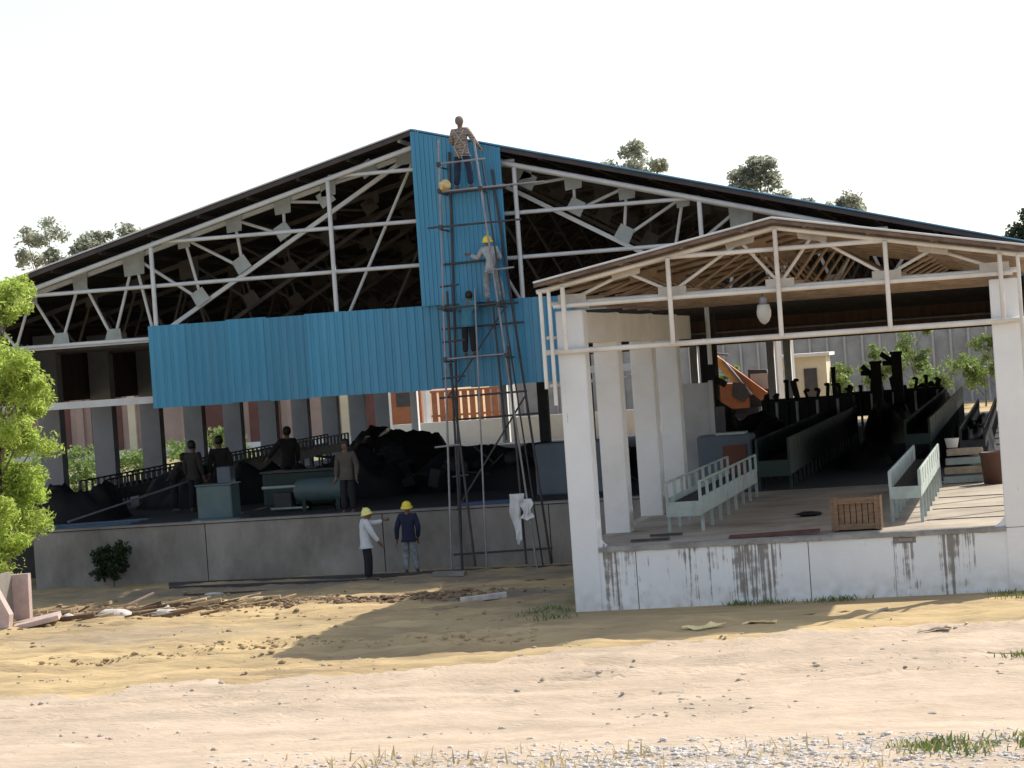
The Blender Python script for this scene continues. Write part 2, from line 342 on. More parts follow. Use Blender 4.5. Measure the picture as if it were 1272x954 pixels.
# blue cladding, each sheet its own part
YC = YF-.24
x = -20.94; i = 0
while x < -10.4:
    wd = 1.0 if x+1.0 < -10.4 else -10.38-x
    dz = random.uniform(-.022, .022); yy = YC-.008*(i % 2)
    rib_sheet('cladding_sheet', (x, yy, 4.31+dz), (x+wd+.03, yy, 4.31+dz), (x, yy, 6.33+dz), -.02, .2, blue, shed); x += wd; i += 1
for i, (x0, x1) in enumerate(((-13.96, -12.88), (-12.9, -11.8))):
    n = 10; p = (x1-x0)/n; V = []; F = []; yy = YF-.395-.008*i
    for j in range(n+1):
        for xx, d in ((x0+j*p, 0), (x0+j*p+p*.5, 0), (x0+j*p+p*.6, .02), (x0+j*p+p*.9, .02)):
            if xx <= x1+1e-6: V += [(xx, yy-d, 6.30), (xx, yy-d, rz(xx)-.01)]
    k = len(V)//2; F = [[2*q, 2*q+2, 2*q+3, 2*q+1] for q in range(k-1)]
    mesh_obj('cladding_sheet', V, F, blue, shed)
# rear gable, side cladding (dark inside)
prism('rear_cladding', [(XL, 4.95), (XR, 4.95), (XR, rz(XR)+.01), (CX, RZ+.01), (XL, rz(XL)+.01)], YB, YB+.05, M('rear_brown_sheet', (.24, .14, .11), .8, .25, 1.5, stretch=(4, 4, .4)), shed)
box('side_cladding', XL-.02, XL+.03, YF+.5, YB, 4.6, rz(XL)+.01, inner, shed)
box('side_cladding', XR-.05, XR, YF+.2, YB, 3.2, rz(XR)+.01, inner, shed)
box('side_cladding', XR+.01, XR+.03, YF-.3, YB, 3.2, rz(XR)+.01, blue, shed)
for z in (5.5,): tube('rear_girt', (XL+.1, YB-.1, z), (XR-.1, YB-.1, z), .05, gusM, shed)

# roof trusses
def truss_main(y, front):
    zc = lambda d: RZ-SL*d-.36
    bm_pts = []
    lw = [(9.68, 6.05), (8.28, 6.05), (7.2, 6.05), (5.9, 6.88), (4.77, 7.6), (3.64, 8.33), (2.5, 9.05), (1.4, 9.68)]
    V, F = [], []
    def bar(a, b, r):
        k = len(V); a, b = Vector((a[0], y, a[1])), Vector((b[0], y, b[1])); d = (b-a).normalized(); n = d.cross(Vector((0, 1, 0)))*r; t = Vector((0, r, 0))
        for p in (a, b):
            for q in (n+t, n-t, -n-t, -n+t): V.append(p+q)
        F.extend([[k, k+1, k+5, k+4], [k+1, k+2, k+6, k+5], [k+2, k+3, k+7, k+6], [k+3, k, k+4, k+7], [k, k+3, k+2, k+1], [k+4, k+5, k+6, k+7]])
    for s in (-1, 1):
        P = lambda d, z: (CX+s*d, z)
        bar(P(0, zc(0)), P(13.9, zc(13.9)), .055); bar(P(7.2, 6.05), P(.35, 10.0), .05)
        bar(P(0, 6.0), P(13.9, 6.0), .05)
    tr = mesh_obj('roof_truss', V, F, steel, shed)
    webs = [((10.4, zc(10.4)), lw[0]), ((11.6, zc(11.6)), (10.9, 6.05)), ((10.4, zc(10.4)), (10.9, 6.05)), ((9.05, zc(9.05)), lw[0]), ((9.05, zc(9.05)), lw[1]), ((7.6, zc(7.6)), lw[1]), ((7.6, zc(7.6)), lw[2]), ((7.6, zc(7.6)), lw[3]),
            ((6.25, zc(6.25)), lw[3]), ((6.25, zc(6.25)), lw[4]), ((4.92, zc(4.92)), lw[4]), ((4.92, zc(4.92)), lw[5]), ((3.64, zc(3.64)), lw[5]), ((3.64, zc(3.64)), lw[6]), ((2.45, zc(2.45)), lw[6]), ((2.45, zc(2.45)), lw[7]),
            ((.2, 10.02), (2.28, 6.05))]
    for s in (-1, 1):
        for a, b in webs: tube('web_member', (CX+s*a[0], y-.05, a[1]), (CX+s*b[0], y-.05, b[1]), .04, steel, tr)
        for d, z, w_, h in [(10.4, zc(10.4)-.12, .36, .22), (9.05, zc(9.05)-.14, .40, .34), (7.6, zc(7.6)-.2, .58, .46), (6.25, zc(6.25)-.1, .34, .24), (4.92, zc(4.92)-.13, .42, .3), (3.64, zc(3.64)-.13, .44, .3), (2.45, zc(2.45)-.12, .4, .26), (.45, 9.97, .5, .3)]:
            xx = CX+s*d; sl = -s*SL; hw = w_/2
            prism('gusset_plate', [(xx-hw, z+h*.6-sl*hw*0+sl*-hw), (xx+hw, z+h*.6+sl*hw), (xx+hw*.9, z-h*.5), (xx-hw*.9, z-h*.5-.04)], y-.115, y-.095, gusM, tr)
        for d, z in lw[:2]:
            xx = CX+s*d; prism('gusset_plate', [(xx-.24, z-.02), (xx+.24, z-.02), (xx+.2, z+.3), (xx-.12, z+.3)], y-.115, y-.095, gusM, tr)
        for d, z in lw[3:8]:
            xx = CX+s*d; a = math.atan2(-.577*s, 1); c, q = math.cos(a), math.sin(a); hw = .2
            prism('gusset_plate', [(xx+u*c-v*q, z+u*q+v*c+.05) for u, v in ((-hw, -.12), (hw, -.12), (hw*.9, .24), (-hw*.9, .24))], y-.115, y-.095, gusM, tr)
    return tr
T0 = truss_main(Y0, True)
DM = {}
def dark_mesh(me, m):                                 # trusses behind the first: primer brown, with interior shade put into the main ones
    if me.name not in DM: d = me.copy(); d.materials[0] = m; DM[me.name] = d
    return DM[me.name]
def copy_tree(o, dy, parent, dark=False):
    c = o.copy(); 
    if dark: c.data = dark_mesh(c.data, oxide_shade if parent is shed or dark is True else dark)
    W_ = Matrix.Translation((0, dy, 0)) @ W[o.name]; link(c, parent, W_)
    for ch in o.children: copy_tree(ch, dy, c, dark)
    return c
for k in range(1, NB): copy_tree(T0, k*BAY, shed, True)
# lower ties that hang between the trusses
for k in range(2, NB, 2):
    y = Y0+k*BAY
    for s in (-1, 1): tube('sag_rod', (CX+s*3, y+.3, rz(CX+s*3)-.3), (CX+s*6.5, y+BAY*.8, rz(CX+s*6.5)-.3), .02, oxide_shade, shed)

# ---------------------------------------------------------------- front bay (small gabled shed)
YP = 42.2; PX0, PX1, PC = -8.33, .12, -4.12; PZ, PS = 6.97, .19
def pz(x): return PZ-PS*abs(x-PC)
porch = thing('gabled_loading_bay', 'smaller gabled loading bay with white columns in front of blue shed', 'shed', (PC, YP, .3))
box('platform', -8.08, .62, YP+.05, YF+.02, -.3, FL-.004, floorM, porch)
for x, y0, y1 in ((-1.5, 44.6, 44.63), (-1.2, 47.3, 47.33), (-1.3, 50.5, 50.53)): box('floor_strip', -1.95, -.1, y0, y1, FL-.003, FL+.012, darksteel, porch)  # thin dark strips across the right part of the floor
xs = [-8.1, -6.97, -3.92, -2.44]
for a, b in zip(xs, xs[1:]): box('front_wall_panel', a+.008, b-.008, YP, YP+.049, -.3, FL-.006, stain, porch)
box('front_wall_panel', -2.44, -2.06, YP, YP+.049, -.3, 1.22, stain, porch)
box('wall_recess', -2.44, -2.06, YP+.03, YP+.049, 1.22, FL-.006, concrete, porch)
box('recess_stone', -2.36, -2.12, YP+.0, YP+.03, 1.25, 1.31, concrete, porch)
box('front_wall_panel', -2.06, .62, YP, YP+.049, -.3, FL-.006, stain, porch)
V, F = [], []                                        # worn, uneven top edge
n = 120
for i in range(n+1):
    x = -7.62+i*(7.1/n); e = .012*noise.fractal(Vector((x*2.5, 0, 7)), 1, 2, 4)
    V += [(x, YP-.03+e, FL-.07-abs(e)*2), (x, YP-.03+e, FL+.012+e), (x, YP+.3+4*e, FL+.018)]
for i in range(n): F += [[3*i, 3*i+3, 3*i+4, 3*i+1], [3*i+1, 3*i+4, 3*i+5, 3*i+2]]
mesh_obj('platform_edge', V, F, M('worn_edge_concrete', (.30, .28, .25), .9, .3, 3, .4, 20, grime=(.12, .1, .08), gamt=.7), porch, True)
def column(x0, x1, y0, y1, z0, z1, m, par):
    bm = bmesh.new(); bmesh.ops.create_cube(bm, size=1)
    bmesh.ops.scale(bm, vec=(x1-x0, y1-y0, z1-z0), verts=bm.verts); bmesh.ops.translate(bm, vec=((x0+x1)/2, (y0+y1)/2, (z0+z1)/2), verts=bm.verts)
    bmesh.ops.bevel(bm, geom=bm.edges[:], offset=.015, segments=2, affect='EDGES'); return bm_obj('column', bm, m, par)
column(-8.11, -7.62, YP-.02, YP+.4, -.3, 5.66, stain, porch)
column(-.53, .6, YP-.02, YP+.4, -.3, FL, stain, porch); column(-.53, -.05, YP-.02, YP+.4, FL-.02, 5.66, stain, porch)
for s, x in ((1, -7.63), (-1, -.52)):                  # rounded plaster corners
    P = [(x, FL-.02), (x, FL+.28)] + [(x+s*(.28-.28*math.cos(t)), FL+.28-.28*math.sin(t)) for t in [R(15*k) for k in range(1, 6)]] + [(x+s*.28, FL-.02)]
    prism('corner_fillet', P if s > 0 else P[::-1], YP+.02, YP+.2, stain, porch)
for y in (45.75, 50.1, 53.75):
    column(-8.10, -7.62, y-.02, y+.45, -.2, 5.64, white, porch)
for y in (46.4, 50.4, 54.6): box('side_stanchion', -.3, -.2, y-.05, y+.05, FL, 5.64, steelP, porch)
box('lintel', -8.08, -7.64, YP+.41, YF+.1, 5.08, 5.62, white, porch)
box('lintel', -.48, -.08, YP+.41, YF+.1, 5.25, 5.62, white, porch)
# roof
for k in range(4):
    y0, y1 = (41.75, 45.7, 49.6, 53.5, 56.25)[k:k+2]
    a = (PC, y0, PZ); b = (PC, y1, PZ)
    rib_sheet('roof_sheet', a, b, (PX0-.05, y0, pz(PX0-.05)), .03, .2, roofP, porch)
    rib_sheet('roof_sheet', b, a, (PX1+.05, y1, pz(PX1+.05)), .03, .2, roofP, porch)
rust = M('rust_brown_fascia', (.13, .095, .08), .8, .4, 5, grime=(.3, .22, .16), gamt=.5)
for xe in (PX0-.05, PX1+.05):
    prism('fascia', [(PC, PZ-.01), (xe, pz(xe)-.01), (xe, pz(xe)-.065), (PC, PZ-.065)], 41.74, 41.77, rust, porch)
    tube('verge_strip', (PC, 41.72, PZ+.025), (xe, 41.72, pz(xe)+.025), .018, steel, porch)
    tube('front_rafter', (PC, YP-.22, PZ-.14), (xe, YP-.22, pz(xe)-.14), .042, steelP, porch)
for z, a, b in ((5.75, -8.1, -.12), (6.46, -5.98, -2.24)): tube('front_rail', (a, YP-.20, z), (b, YP-.20, z), .042, steelP, porch)
tube('front_beam', (-8.3, YP-.12, 4.94), (.5, YP-.12, 4.94), .05, steelP, porch)
for x, z0 in ((-7.9, 4.96), (-6.0, 4.94), (-4.1, 4.94), (-2.23, 4.94), (-.32, 4.96)): tube('front_post', (x, YP-.28, z0), (x, YP-.28, pz(x)-.17), .042, steelP, porch)
for x, z0 in ((-8.31, 4.3), (-8.16, 4.0), (-.02, 2.2)): tube('side_post', (x, YP-.25, z0), (x, YP-.25, pz(x)-.15), .034, steelP, porch)
for z in (4.35, 5.2): tube('side_rail', (-8.24, YP-.2, z), (-8.24, YF-.5, z), .03, steelP, porch)
def truss_porch(y):
    top = lambda x: pz(x)-.14
    V, F = [], []
    tr = tube('roof_truss', (-8.2, y, 5.80), (0, y, 5.80), .045, steelP, porch)
    nodes_t = [-6.8, -4.75, -3.49, -1.44]; nodes_b = [-7.8, -6.0, -4.1, -2.25, -.42]
    for xe in (PX0, PX1): tube('rafter', (PC, y, PZ-.13), (xe, y, pz(xe)-.13), .045, steelP, tr)
    for a, b in ((-7.8, -6.8), (-6.8, -6.0), (-6.0, -4.75), (-4.75, -4.1), (-4.1, -3.49), (-3.49, -2.25), (-2.25, -1.44), (-1.44, -.42)):
        za, zb = [(5.86 if v in nodes_b else top(v)-.06) for v in (a, b)]; tube('web_member', (a, y-.03, za), (b, y-.03, zb), .03, steelP, tr)
    for x in nodes_t:
        sl = PS if x < PC else -PS
        prism('gusset_plate', [(x-.28, top(x)+.02-sl*.28), (x+.28, top(x)+.02+sl*.28), (x+.24, top(x)-.14+sl*.24), (x-.24, top(x)-.14-sl*.24)], y-.08, y-.065, gusP, tr)
    for x in nodes_b: prism('gusset_plate', [(x-.25, 5.79), (x+.25, 5.79), (x+.25, 5.95), (x-.25, 5.95)], y-.08, y-.065, gusP, tr)
    return tr
TP = truss_porch(YP+.12)
for y in (44.3, 46.2, 48.2, 50.2, 52.2, 54.1): copy_tree(TP, y-YP-.12, porch, primer)
for k in range(8):
    x = -7.9+k*1.08; tube('purlin', (x, 41.8, pz(x)-.05), (x, YF-.1, pz(x)-.05), .03, primer, porch, 'box')

# hanging lamp in the bay
lamp = thing('hanging_lamp', 'clear bell-shaped lamp hanging from the chord of the loading bay', 'lamp', (-4.44, YP+.3, 5.15))
def lathe(name, prof, loc, m, parent=None, seg=16, rot=None):
    V = [(r*math.cos(2*math.pi*k/seg), r*math.sin(2*math.pi*k/seg), z) for r, z in prof for k in range(seg)]
    F = [[j*seg+k, j*seg+(k+1) % seg, (j+1)*seg+(k+1) % seg, (j+1)*seg+k] for j in range(len(prof)-1) for k in range(seg)]
    return mesh_obj(name, V, F, m, parent, True, Matrix.Translation(loc) @ (rot or Matrix.Identity(4)))
lathe('lamp_housing', [(.001, .16), (.05, .155), (.07, .1), (.07, .02), (.11, 0)], (-4.44, YP+.3, 5.52), galv, lamp)
lathe('lamp_globe', [(.105, .0), (.13, -.12), (.125, -.2), (.08, -.3), (.03, -.34), (.001, -.35)], (-4.44, YP+.3, 5.52), glassw, lamp)
tube('lamp_hook', (-4.44, YP+.3, 5.66), (-4.44, YP+.2, 5.80), .012, darksteel, lamp)

# ---------------------------------------------------------------- scaffold
sc = thing('scaffold_tower', 'tall scaffold tower of mixed steel tubes before the blue cladding', 'scaffold', (-12.7, 55.3, 0))
ya, yb = 55.15, 55.85
for (a, b, m, r) in (((-13.5, ya, .02), (-13.1, ya, 10.15), galv, .026), ((-13.42, yb, .0), (-13.02, yb, 9.9), rusty, .03), ((-11.45, ya, .0), (-12.25, ya, 10.1), galv, .026), ((-11.25, yb, 0), (-12.02, yb, 9.4), rusty, .03),
                     ((-13.3, ya+.25, 0), (-13.2, ya+.25, 6.6), rusty, .03), ((-12.6, ya-.25, -.02), (-12.42, ya-.25, 6.6), galv, .02), ((-12.95, ya+.1, .1), (-13.22, ya+.1, 4.9), rusty, .03), ((-11.7, ya, .1), (-11.78, ya, 5.2), rusty, .028), ((-11.33, ya+.12, .0), (-12.12, ya+.12, 9.6), rusty, .02), ((-12.1, yb-.1, 3.0), (-12.2, yb-.1, 6.3), rusty, .024)):
    tube('standard', a, b, r, m, sc)
for (z, x0, x1, m, y) in ((9.58, -13.17, -12.02, galv, ya), (8.93, -13.2, -10.65, galv, ya), (8.93, -13.25, -11.7, rusty, yb), (8.1, -13.5, -11.25, rusty, ya), (6.19, -13.4, -11.75, rusty, ya), (6.19, -13.4, -11.6, rusty, yb), (5.72, -13.5, -11.5, rusty, yb), (5.0, -13.32, -11.85, galv, ya), (5.0, -13.3, -11.9, rusty, yb),
                          (7.25, -13.35, -12.0, rusty, yb), (6.7, -13.3, -12.85, rusty, ya), (5.4, -13.35, -12.8, rusty, ya), (4.55, -13.4, -12.85, rusty, ya), (2.2, -13.5, -13.1, rusty, yb), (7.0, -12.15, -11.5, galv, ya),
                          (4.1, -13.5, -11.4, rusty, ya), (2.95, -13.7, -13.1, galv, ya), (3.55, -13.4, -11.3, rusty, yb), (.35, -13.6, -11.2, rusty, yb)):
    tube('ledger', (x0, y, z), (x1, y, z+.03), .024, m, sc)
for z, x in ((9.57, -13.13), (8.95, -13.15), (8.1, -13.18), (6.2, -13.25), (5.0, -13.3), (8.93, -12.17), (6.2, -11.93), (5.0, -11.82)):
    obox('coupler', (x, ya-.02, z), (.09, .09, .1), (0, 0, 0), darksteel, sc); tube('transom', (x, ya-.1, z-.06), (x, yb+.1, z-.06), .02, rusty, sc)
tube('brace', (-13.45, yb, 1.4), (-11.6, yb, 4.0), .022, rusty, sc); tube('brace', (-13.3, ya, 4.1), (-11.95, yb, 6.1), .02, rusty, sc)
# bundle tied on scaffold, cloth hanging
def rag(name, loc, w_, h, m, label, cat, seed):
    V, F = [], []; nx, nz = 8, 18
    for s in (0, 1):
        for j in range(nz+1):
            for i in range(nx+1):
                u, v = i/nx-.5, j/nz; p = Vector((u*3+seed, v*3, seed)); wv = w_*(1-.65*v*abs(math.sin(v*3+seed)))
                V.append((loc[0]+u*wv+.08*noise.noise(p), loc[1]+.10*noise.noise(p+Vector((5, 0, 0)))+s*(.02+.05*(1-v)), loc[2]-v*h*(1-.25*abs(u))))
    k = (nx+1)*(nz+1)
    for s in (0, 1):
        for j in range(nz):
            for i in range(nx):
                q = [s*k+j*(nx+1)+i, s*k+j*(nx+1)+i+1, s*k+(j+1)*(nx+1)+i+1, s*k+(j+1)*(nx+1)+i]; F.append(q if s == 0 else q[::-1])
    return tag(mesh_obj(name, V, F, m, None, True), label, cat)
rag('hanging_cloth', (-11.82, ya-.1, 1.75), .3, 1.2, cloth, 'long white cloth tied to a scaffold leg near the platform', 'cloth', 2)
rag('hanging_cloth', (-11.58, ya-.12, 1.62), .34, .5, cloth, 'short white bundle of cloth knotted on scaffold leg', 'cloth', 6)
def lump(name, loc, r, m, label, cat, seed, sq=(1, 1, 1), group=None, sub=3):
    bm = bmesh.new(); bmesh.ops.create_icosphere(bm, subdivisions=sub, radius=1)
    for v in bm.verts:
        f = 1+.35*noise.fractal(v.co*1.6+Vector((seed, seed*.3, 0)), .9, 2, 3); v.co = Vector((v.co.x*sq[0], v.co.y*sq[1], v.co.z*sq[2]))*r*f
    o = bm_obj(name, bm, m, None, sub > 1, Matrix.Translation(loc)); return tag(o, label, cat, group)
lump('tool_bag', (-13.02, ya-.02, 9.06), .15, M('straw_sack', (.62, .47, .22), .9, .4, 12), 'straw coloured sack resting on the top scaffold tube', 'sack', 3, (1, .8, .9))

# ---------------------------------------------------------------- people
skin = M('brown_skin', (.17, .09, .055), .6, .1, 8); hairM = M('black_hair', (.012, .011, .01), .6, .2, 20)
def skinmesh(name, pts, edges, root, m, parent, world, sub=2):
    keys = list(pts); me = bpy.data.meshes.new(name)
    me.from_pydata([pts[k][0] for k in keys], [(keys.index(a), keys.index(b)) for a, b in edges], []); me.materials.append(m)
    o = bpy.data.objects.new(name, me); link(o, parent, world)
    sm = o.modifiers.new('skin', 'SKIN'); sm.use_smooth_shade = True
    if not me.skin_vertices: me.skin_vertices.new() if hasattr(me.skin_vertices, 'new') else None
    for i, k in enumerate(keys):
        sv = me.skin_vertices[0].data[i]; r = pts[k][1]; sv.radius = r if isinstance(r, tuple) else (r, r); sv.use_root = (k == root)
    ss = o.modifiers.new('sub', 'SUBSURF'); ss.levels = ss.render_levels = sub
    return o
def ensure_skin():                                    # gives a mesh its skin layer without operators
    pass
def person(label, loc, rotz, J, shirt, trousers, head='hair', hat=None, sandals=False, scale=1.0, harness=None, group=None, sleeve='long'):
    """J overrides joints; local frame: faces +Y, right is +X"""
    D = dict(pelvis=(0, 0, .93), spine=(0, -.01, 1.12), chest=(0, 0, 1.30), neck=(0, .0, 1.44), jaw=(0, .025, 1.51), skull=(0, .0, 1.585), crown=(0, -.01, 1.655),
             hipL=(-.09, 0, .88), hipR=(.09, 0, .88), kneeL=(-.10, .03, .49), kneeR=(.10, .03, .49), ankL=(-.11, -.02, .09), ankR=(.11, -.02, .09),
             shL=(-.175, 0, 1.37), shR=(.175, 0, 1.37), elL=(-.24, -.03, 1.10), elR=(.24, -.03, 1.10), wrL=(-.25, .05, .86), wrR=(.25, .05, .86))
    D.update(J); D = {k: Vector(v)*scale for k, v in D.items()}
    for s in 'LR':
        D['toe'+s] = D['ank'+s]+Vector((0, .15, -.05))*scale
        d = (D['wr'+s]-D['el'+s]).normalized(); D['palm'+s] = D['wr'+s]+d*.07*scale
    t = thing('person', label, 'person', loc, rotz, group); Wm = W[t.name]
    P = {}; rr = dict(pelvis=(.115, .095), spine=(.11, .085), chest=(.135, .095), neck=.05, jaw=(.06, .068), skull=(.078, .092), crown=(.05, .06), hipL=.085, hipR=.085, kneeL=.055, kneeR=.055, ankL=.035, ankR=.035,
                      toeL=(.036, .025), toeR=(.036, .025), shL=.06, shR=.06, elL=.042, elR=.042, wrL=.028, wrR=.028, palmL=(.036, .02), palmR=(.036, .02))
    for k in rr: r = rr[k]; P[k] = (D[k], tuple(q*scale for q in r) if isinstance(r, tuple) else r*scale)
    E_ = [('pelvis', 'spine'), ('spine', 'chest'), ('chest', 'neck'), ('neck', 'jaw'), ('jaw', 'skull'), ('skull', 'crown')]
    hd = D['jaw']-D['neck']; fwd = Vector((hd.x, hd.y, 0)); fwd = fwd.normalized() if fwd.length > 1e-4 else Vector((0, 1, 0))
    P['nose'] = (D['jaw']*.55+D['skull']*.45+fwd*.10*scale, .014*scale); E_.append(('jaw', 'nose'))
    for s in 'LR':
        E_ += [('pelvis', 'hip'+s), ('hip'+s, 'knee'+s), ('knee'+s, 'ank'+s), ('ank'+s, 'toe'+s), ('chest', 'sh'+s), ('sh'+s, 'el'+s), ('el'+s, 'wr'+s), ('wr'+s, 'palm'+s)]
        d = (D['palm'+s]-D['wr'+s]).normalized(); a = d.cross(Vector((1 if s == 'L' else -1, .2, 0))).normalized(); c = d.cross(a)
        for f, (o_, ln) in enumerate(((-.03, .06), (-.01, .075), (.01, .072), (.028, .055))):
            p1 = D['palm'+s]+(a*o_+d*.04)*scale; p2 = p1+(d*ln*.6+c*.02)*scale; p3 = p2+(d*ln*.3+c*.03)*scale
            for q, pp in enumerate((p1, p2, p3)): P[f'f{s}{f}{q}'] = (pp, .009*scale)
            E_ += [('palm'+s, f'f{s}{f}0'), (f'f{s}{f}0', f'f{s}{f}1'), (f'f{s}{f}1', f'f{s}{f}2')]
        p1 = D['wr'+s]+(d*.03-a*.035)*scale; p2 = p1+(d*.035-a*.02)*scale; P['t'+s+'0'] = (p1, .011*scale); P['t'+s+'1'] = (p2, .009*scale)
        E_ += [('wr'+s, 't'+s+'0'), ('t'+s+'0', 't'+s+'1')]
    skinmesh('body', P, E_, 'pelvis', skin, t, Wm)
    g = lambda k, r: (D[k], (r[0]*scale, r[1]*scale) if isinstance(r, tuple) else r*scale)
    lowz = D['pelvis']+(D['pelvis']-D['spine'])*.6
    S = dict(pelvis=g('pelvis', (.175, .135)), spine=g('spine', (.16, .125)), chest=g('chest', (.172, .125)), neckb=(D['chest']*.35+D['neck']*.65, .065*scale), shL=g('shL', .088), shR=g('shR', .088), elL=g('elL', .07), elR=g('elR', .07), hem=(lowz, (.18*scale, .14*scale)))
    SE = [('hem', 'pelvis'), ('pelvis', 'spine'), ('spine', 'chest'), ('chest', 'neckb'), ('chest', 'shL'), ('chest', 'shR'), ('shL', 'elL'), ('shR', 'elR')]
    if sleeve == 'long':
        for s in 'LR': S['cuff'+s] = (D['wr'+s], .05*scale); SE.append(('el'+s, 'cuff'+s))
    skinmesh('shirt', S, SE, 'pelvis', shirt, t, Wm)
    Q = dict(waist=(D['pelvis']*.7+D['spine']*.3, (.125*scale, .1*scale)), pelvis=g('pelvis', (.13, .11)), hipL=g('hipL', .108), hipR=g('hipR', .108), kneeL=g('kneeL', .09), kneeR=g('kneeR', .09), ankL=(D['ankL'], .075*scale), ankR=(D['ankR'], .075*scale))
    skinmesh('trousers', Q, [('waist', 'pelvis'), ('pelvis', 'hipL'), ('pelvis', 'hipR'), ('hipL', 'kneeL'), ('hipR', 'kneeR'), ('kneeL', 'ankL'), ('kneeR', 'ankR')], 'pelvis', trousers, t, Wm)
    for s in 'LR':
        skinmesh('shoe', dict(a=(D['ank'+s]+Vector((0, -.05, -.045))*scale, (.042*scale, .04*scale)), b=(D['ank'+s]+Vector((0, .06, -.05))*scale, (.045*scale, .035*scale)), c=(D['toe'+s]+Vector((0, .02, -.005))*scale, (.04*scale, .026*scale))), [('a', 'b'), ('b', 'c')], 'a', M('dusty_shoe', (.10, .08, .065), .8), t, Wm)
    axis = (D['crown']-D['jaw']).normalized(); q = axis.to_track_quat('Z', 'Y').to_matrix().to_4x4()
    hc = D['skull']*.55+D['crown']*.45-fwd*.005*scale
    if hat:
        sc_ = scale; pr = [(.001, .115), (.05, .108), (.085, .085), (.108, .045), (.118, 0), (.122, -.02), (.150, -.032), (.150, -.042), (.118, -.03), (.112, 0)]
        h = lathe('helmet', [(r*sc_, z*sc_) for r, z in pr], (0, 0, 0), hat, t, 20); W[h.name] = Wm @ Matrix.Translation(hc) @ q; h.matrix_basis = W[h.name]
        tube('helmet_ridge', Wm @ (hc+axis*.112*scale-fwd*.06*scale), Wm @ (hc+axis*.112*scale+fwd*.06*scale), .012*scale, hat, h)
    else:
        pr = [(.001, .105), (.05, .098), (.082, .07), (.1, .02), (.102, -.03), (.09, -.07), (.07, -.09)]
        h = lathe('hair', [(r*scale, z*scale) for r, z in pr], (0, 0, 0), hairM if head == 'hair' else head, t, 16); W[h.name] = Wm @ Matrix.Translation(hc-fwd*.015*scale) @ q; h.matrix_basis = W[h.name]
    if harness:
        bk = -.145
        def strap(pts): 
            for a, b in zip(pts, pts[1:]): tube('harness_strap', Wm @ (Vector(a)*scale), Wm @ (Vector(b)*scale), .012*scale, harness, t)
        strap([(-.13, bk+.03, 1.40), (0, bk, 1.2), (.14, bk+.02, 1.0)]); strap([(.13, bk+.03, 1.40), (0, bk, 1.2), (-.14, bk+.02, 1.0)])
        strap([(-.15, bk+.02, 1.0), (0, bk-.01, .98), (.15, bk+.02, 1.0)]); strap([(-.13, bk, .98), (-.02, bk, .72)]); strap([(.13, bk, .98), (.02, bk, .72)])
    return t
def plaid():
    m = M('checked_shirt', (.33, .26, .22), .9, .15, 6); n = m.node_tree.nodes; l = m.node_tree.links; b = n['Principled BSDF']
    tc = n.new('ShaderNodeTexCoord'); w1 = n.new('ShaderNodeTexWave'); w1.bands_direction = 'Z'; w1.inputs['Scale'].default_value = 5; w1.inputs['Distortion'].default_value = 6; w1.inputs['Detail Scale'].default_value = 3
    l.new(tc.outputs['Object'], w1.inputs[0]); r = n.new('ShaderNodeValToRGB'); r.color_ramp.elements[0].color = (.15, .11, .095, 1); r.color_ramp.elements[1].color = (.34, .29, .26, 1)
    l.new(w1.outputs['Fac'], r.inputs[0]); l.new(r.outputs[0], b.inputs['Base Color']); return m
navy = M('navy_cloth', (.014, .018, .05), .9, .25, 6); black = M('black_cloth', (.012, .012, .016), .9, .3, 6)
whitesh = M('white_shirt', (.62, .64, .68), .9, .08, 6); greysh = M('grey_check_shirt', (.36, .38, .40), .9, .35, 14)
greyp = M('grey_patterned_trousers', (.22, .25, .27), .9, .5, 12); tealsh = M('blue_green_shirt', (.05, .2, .28), .9, .2, 6)
dkshirt = M('dark_shirt', (.02, .018, .018), .9, .3, 6); brownsh = M('brown_grey_shirt', (.085, .07, .062), .9, .2, 6)
strapM = M('pale_webbing', (.40, .35, .29), .8, .2, 10); mask = M('scarf_beige', (.20, .16, .14), .9, .35, 14)
person('worker in checked shirt and pale harness on top of the scaffold', (-12.62, 55.42, 8.96), R(-4), dict(ankL=(-.17, -.02, .09), ankR=(.17, 0, .09), kneeL=(-.14, .03, .5), kneeR=(.15, .04, .5), elR=(.30, .05, 1.13), wrR=(.36, .2, 1.0), elL=(-.26, .06, 1.12), wrL=(-.2, .28, 1.1)), plaid(), M('dark_blue_jeans', (.02, .03, .065), .9, .2, 6), mask, None, harness=strapM)
person('worker in yellow helmet and grey shirt reaching left on the scaffold', (-12.12, 55.4, 6.22), R(12), dict(spine=(.03, .0, 1.12), elL=(-.29, .13, 1.17), wrL=(-.47, .27, 1.25), shL=(-.17, .02, 1.36), jaw=(-.03, .05, 1.5), skull=(-.03, .03, 1.57), crown=(-.03, .02, 1.64), kneeR=(.2, .06, .5), ankR=(.26, .02, .1), kneeL=(-.12, .1, .5), ankL=(-.12, 0, .12), elR=(.25, .06, 1.12), wrR=(.24, .27, 1.2)), greysh, greyp, 'hair', yellowp, scale=.94, harness=None)
person('worker in blue green shirt and dark trousers facing the blue cladding', (-12.78, 55.5, 5.04), R(2), dict(elL=(-.24, .16, 1.2), wrL=(-.18, .32, 1.28), elR=(.22, .2, 1.15), wrR=(.12, .34, 1.2), chest=(.05, .02, 1.3), neck=(.07, .04, 1.43), jaw=(.08, .07, 1.5), skull=(.08, .06, 1.57), crown=(.08, .05, 1.64), shL=(-.12, .02, 1.37), shR=(.22, .02, 1.37)), tealsh, black, 'hair', None, scale=.9)
g0 = gz(-15.25, 54.1)
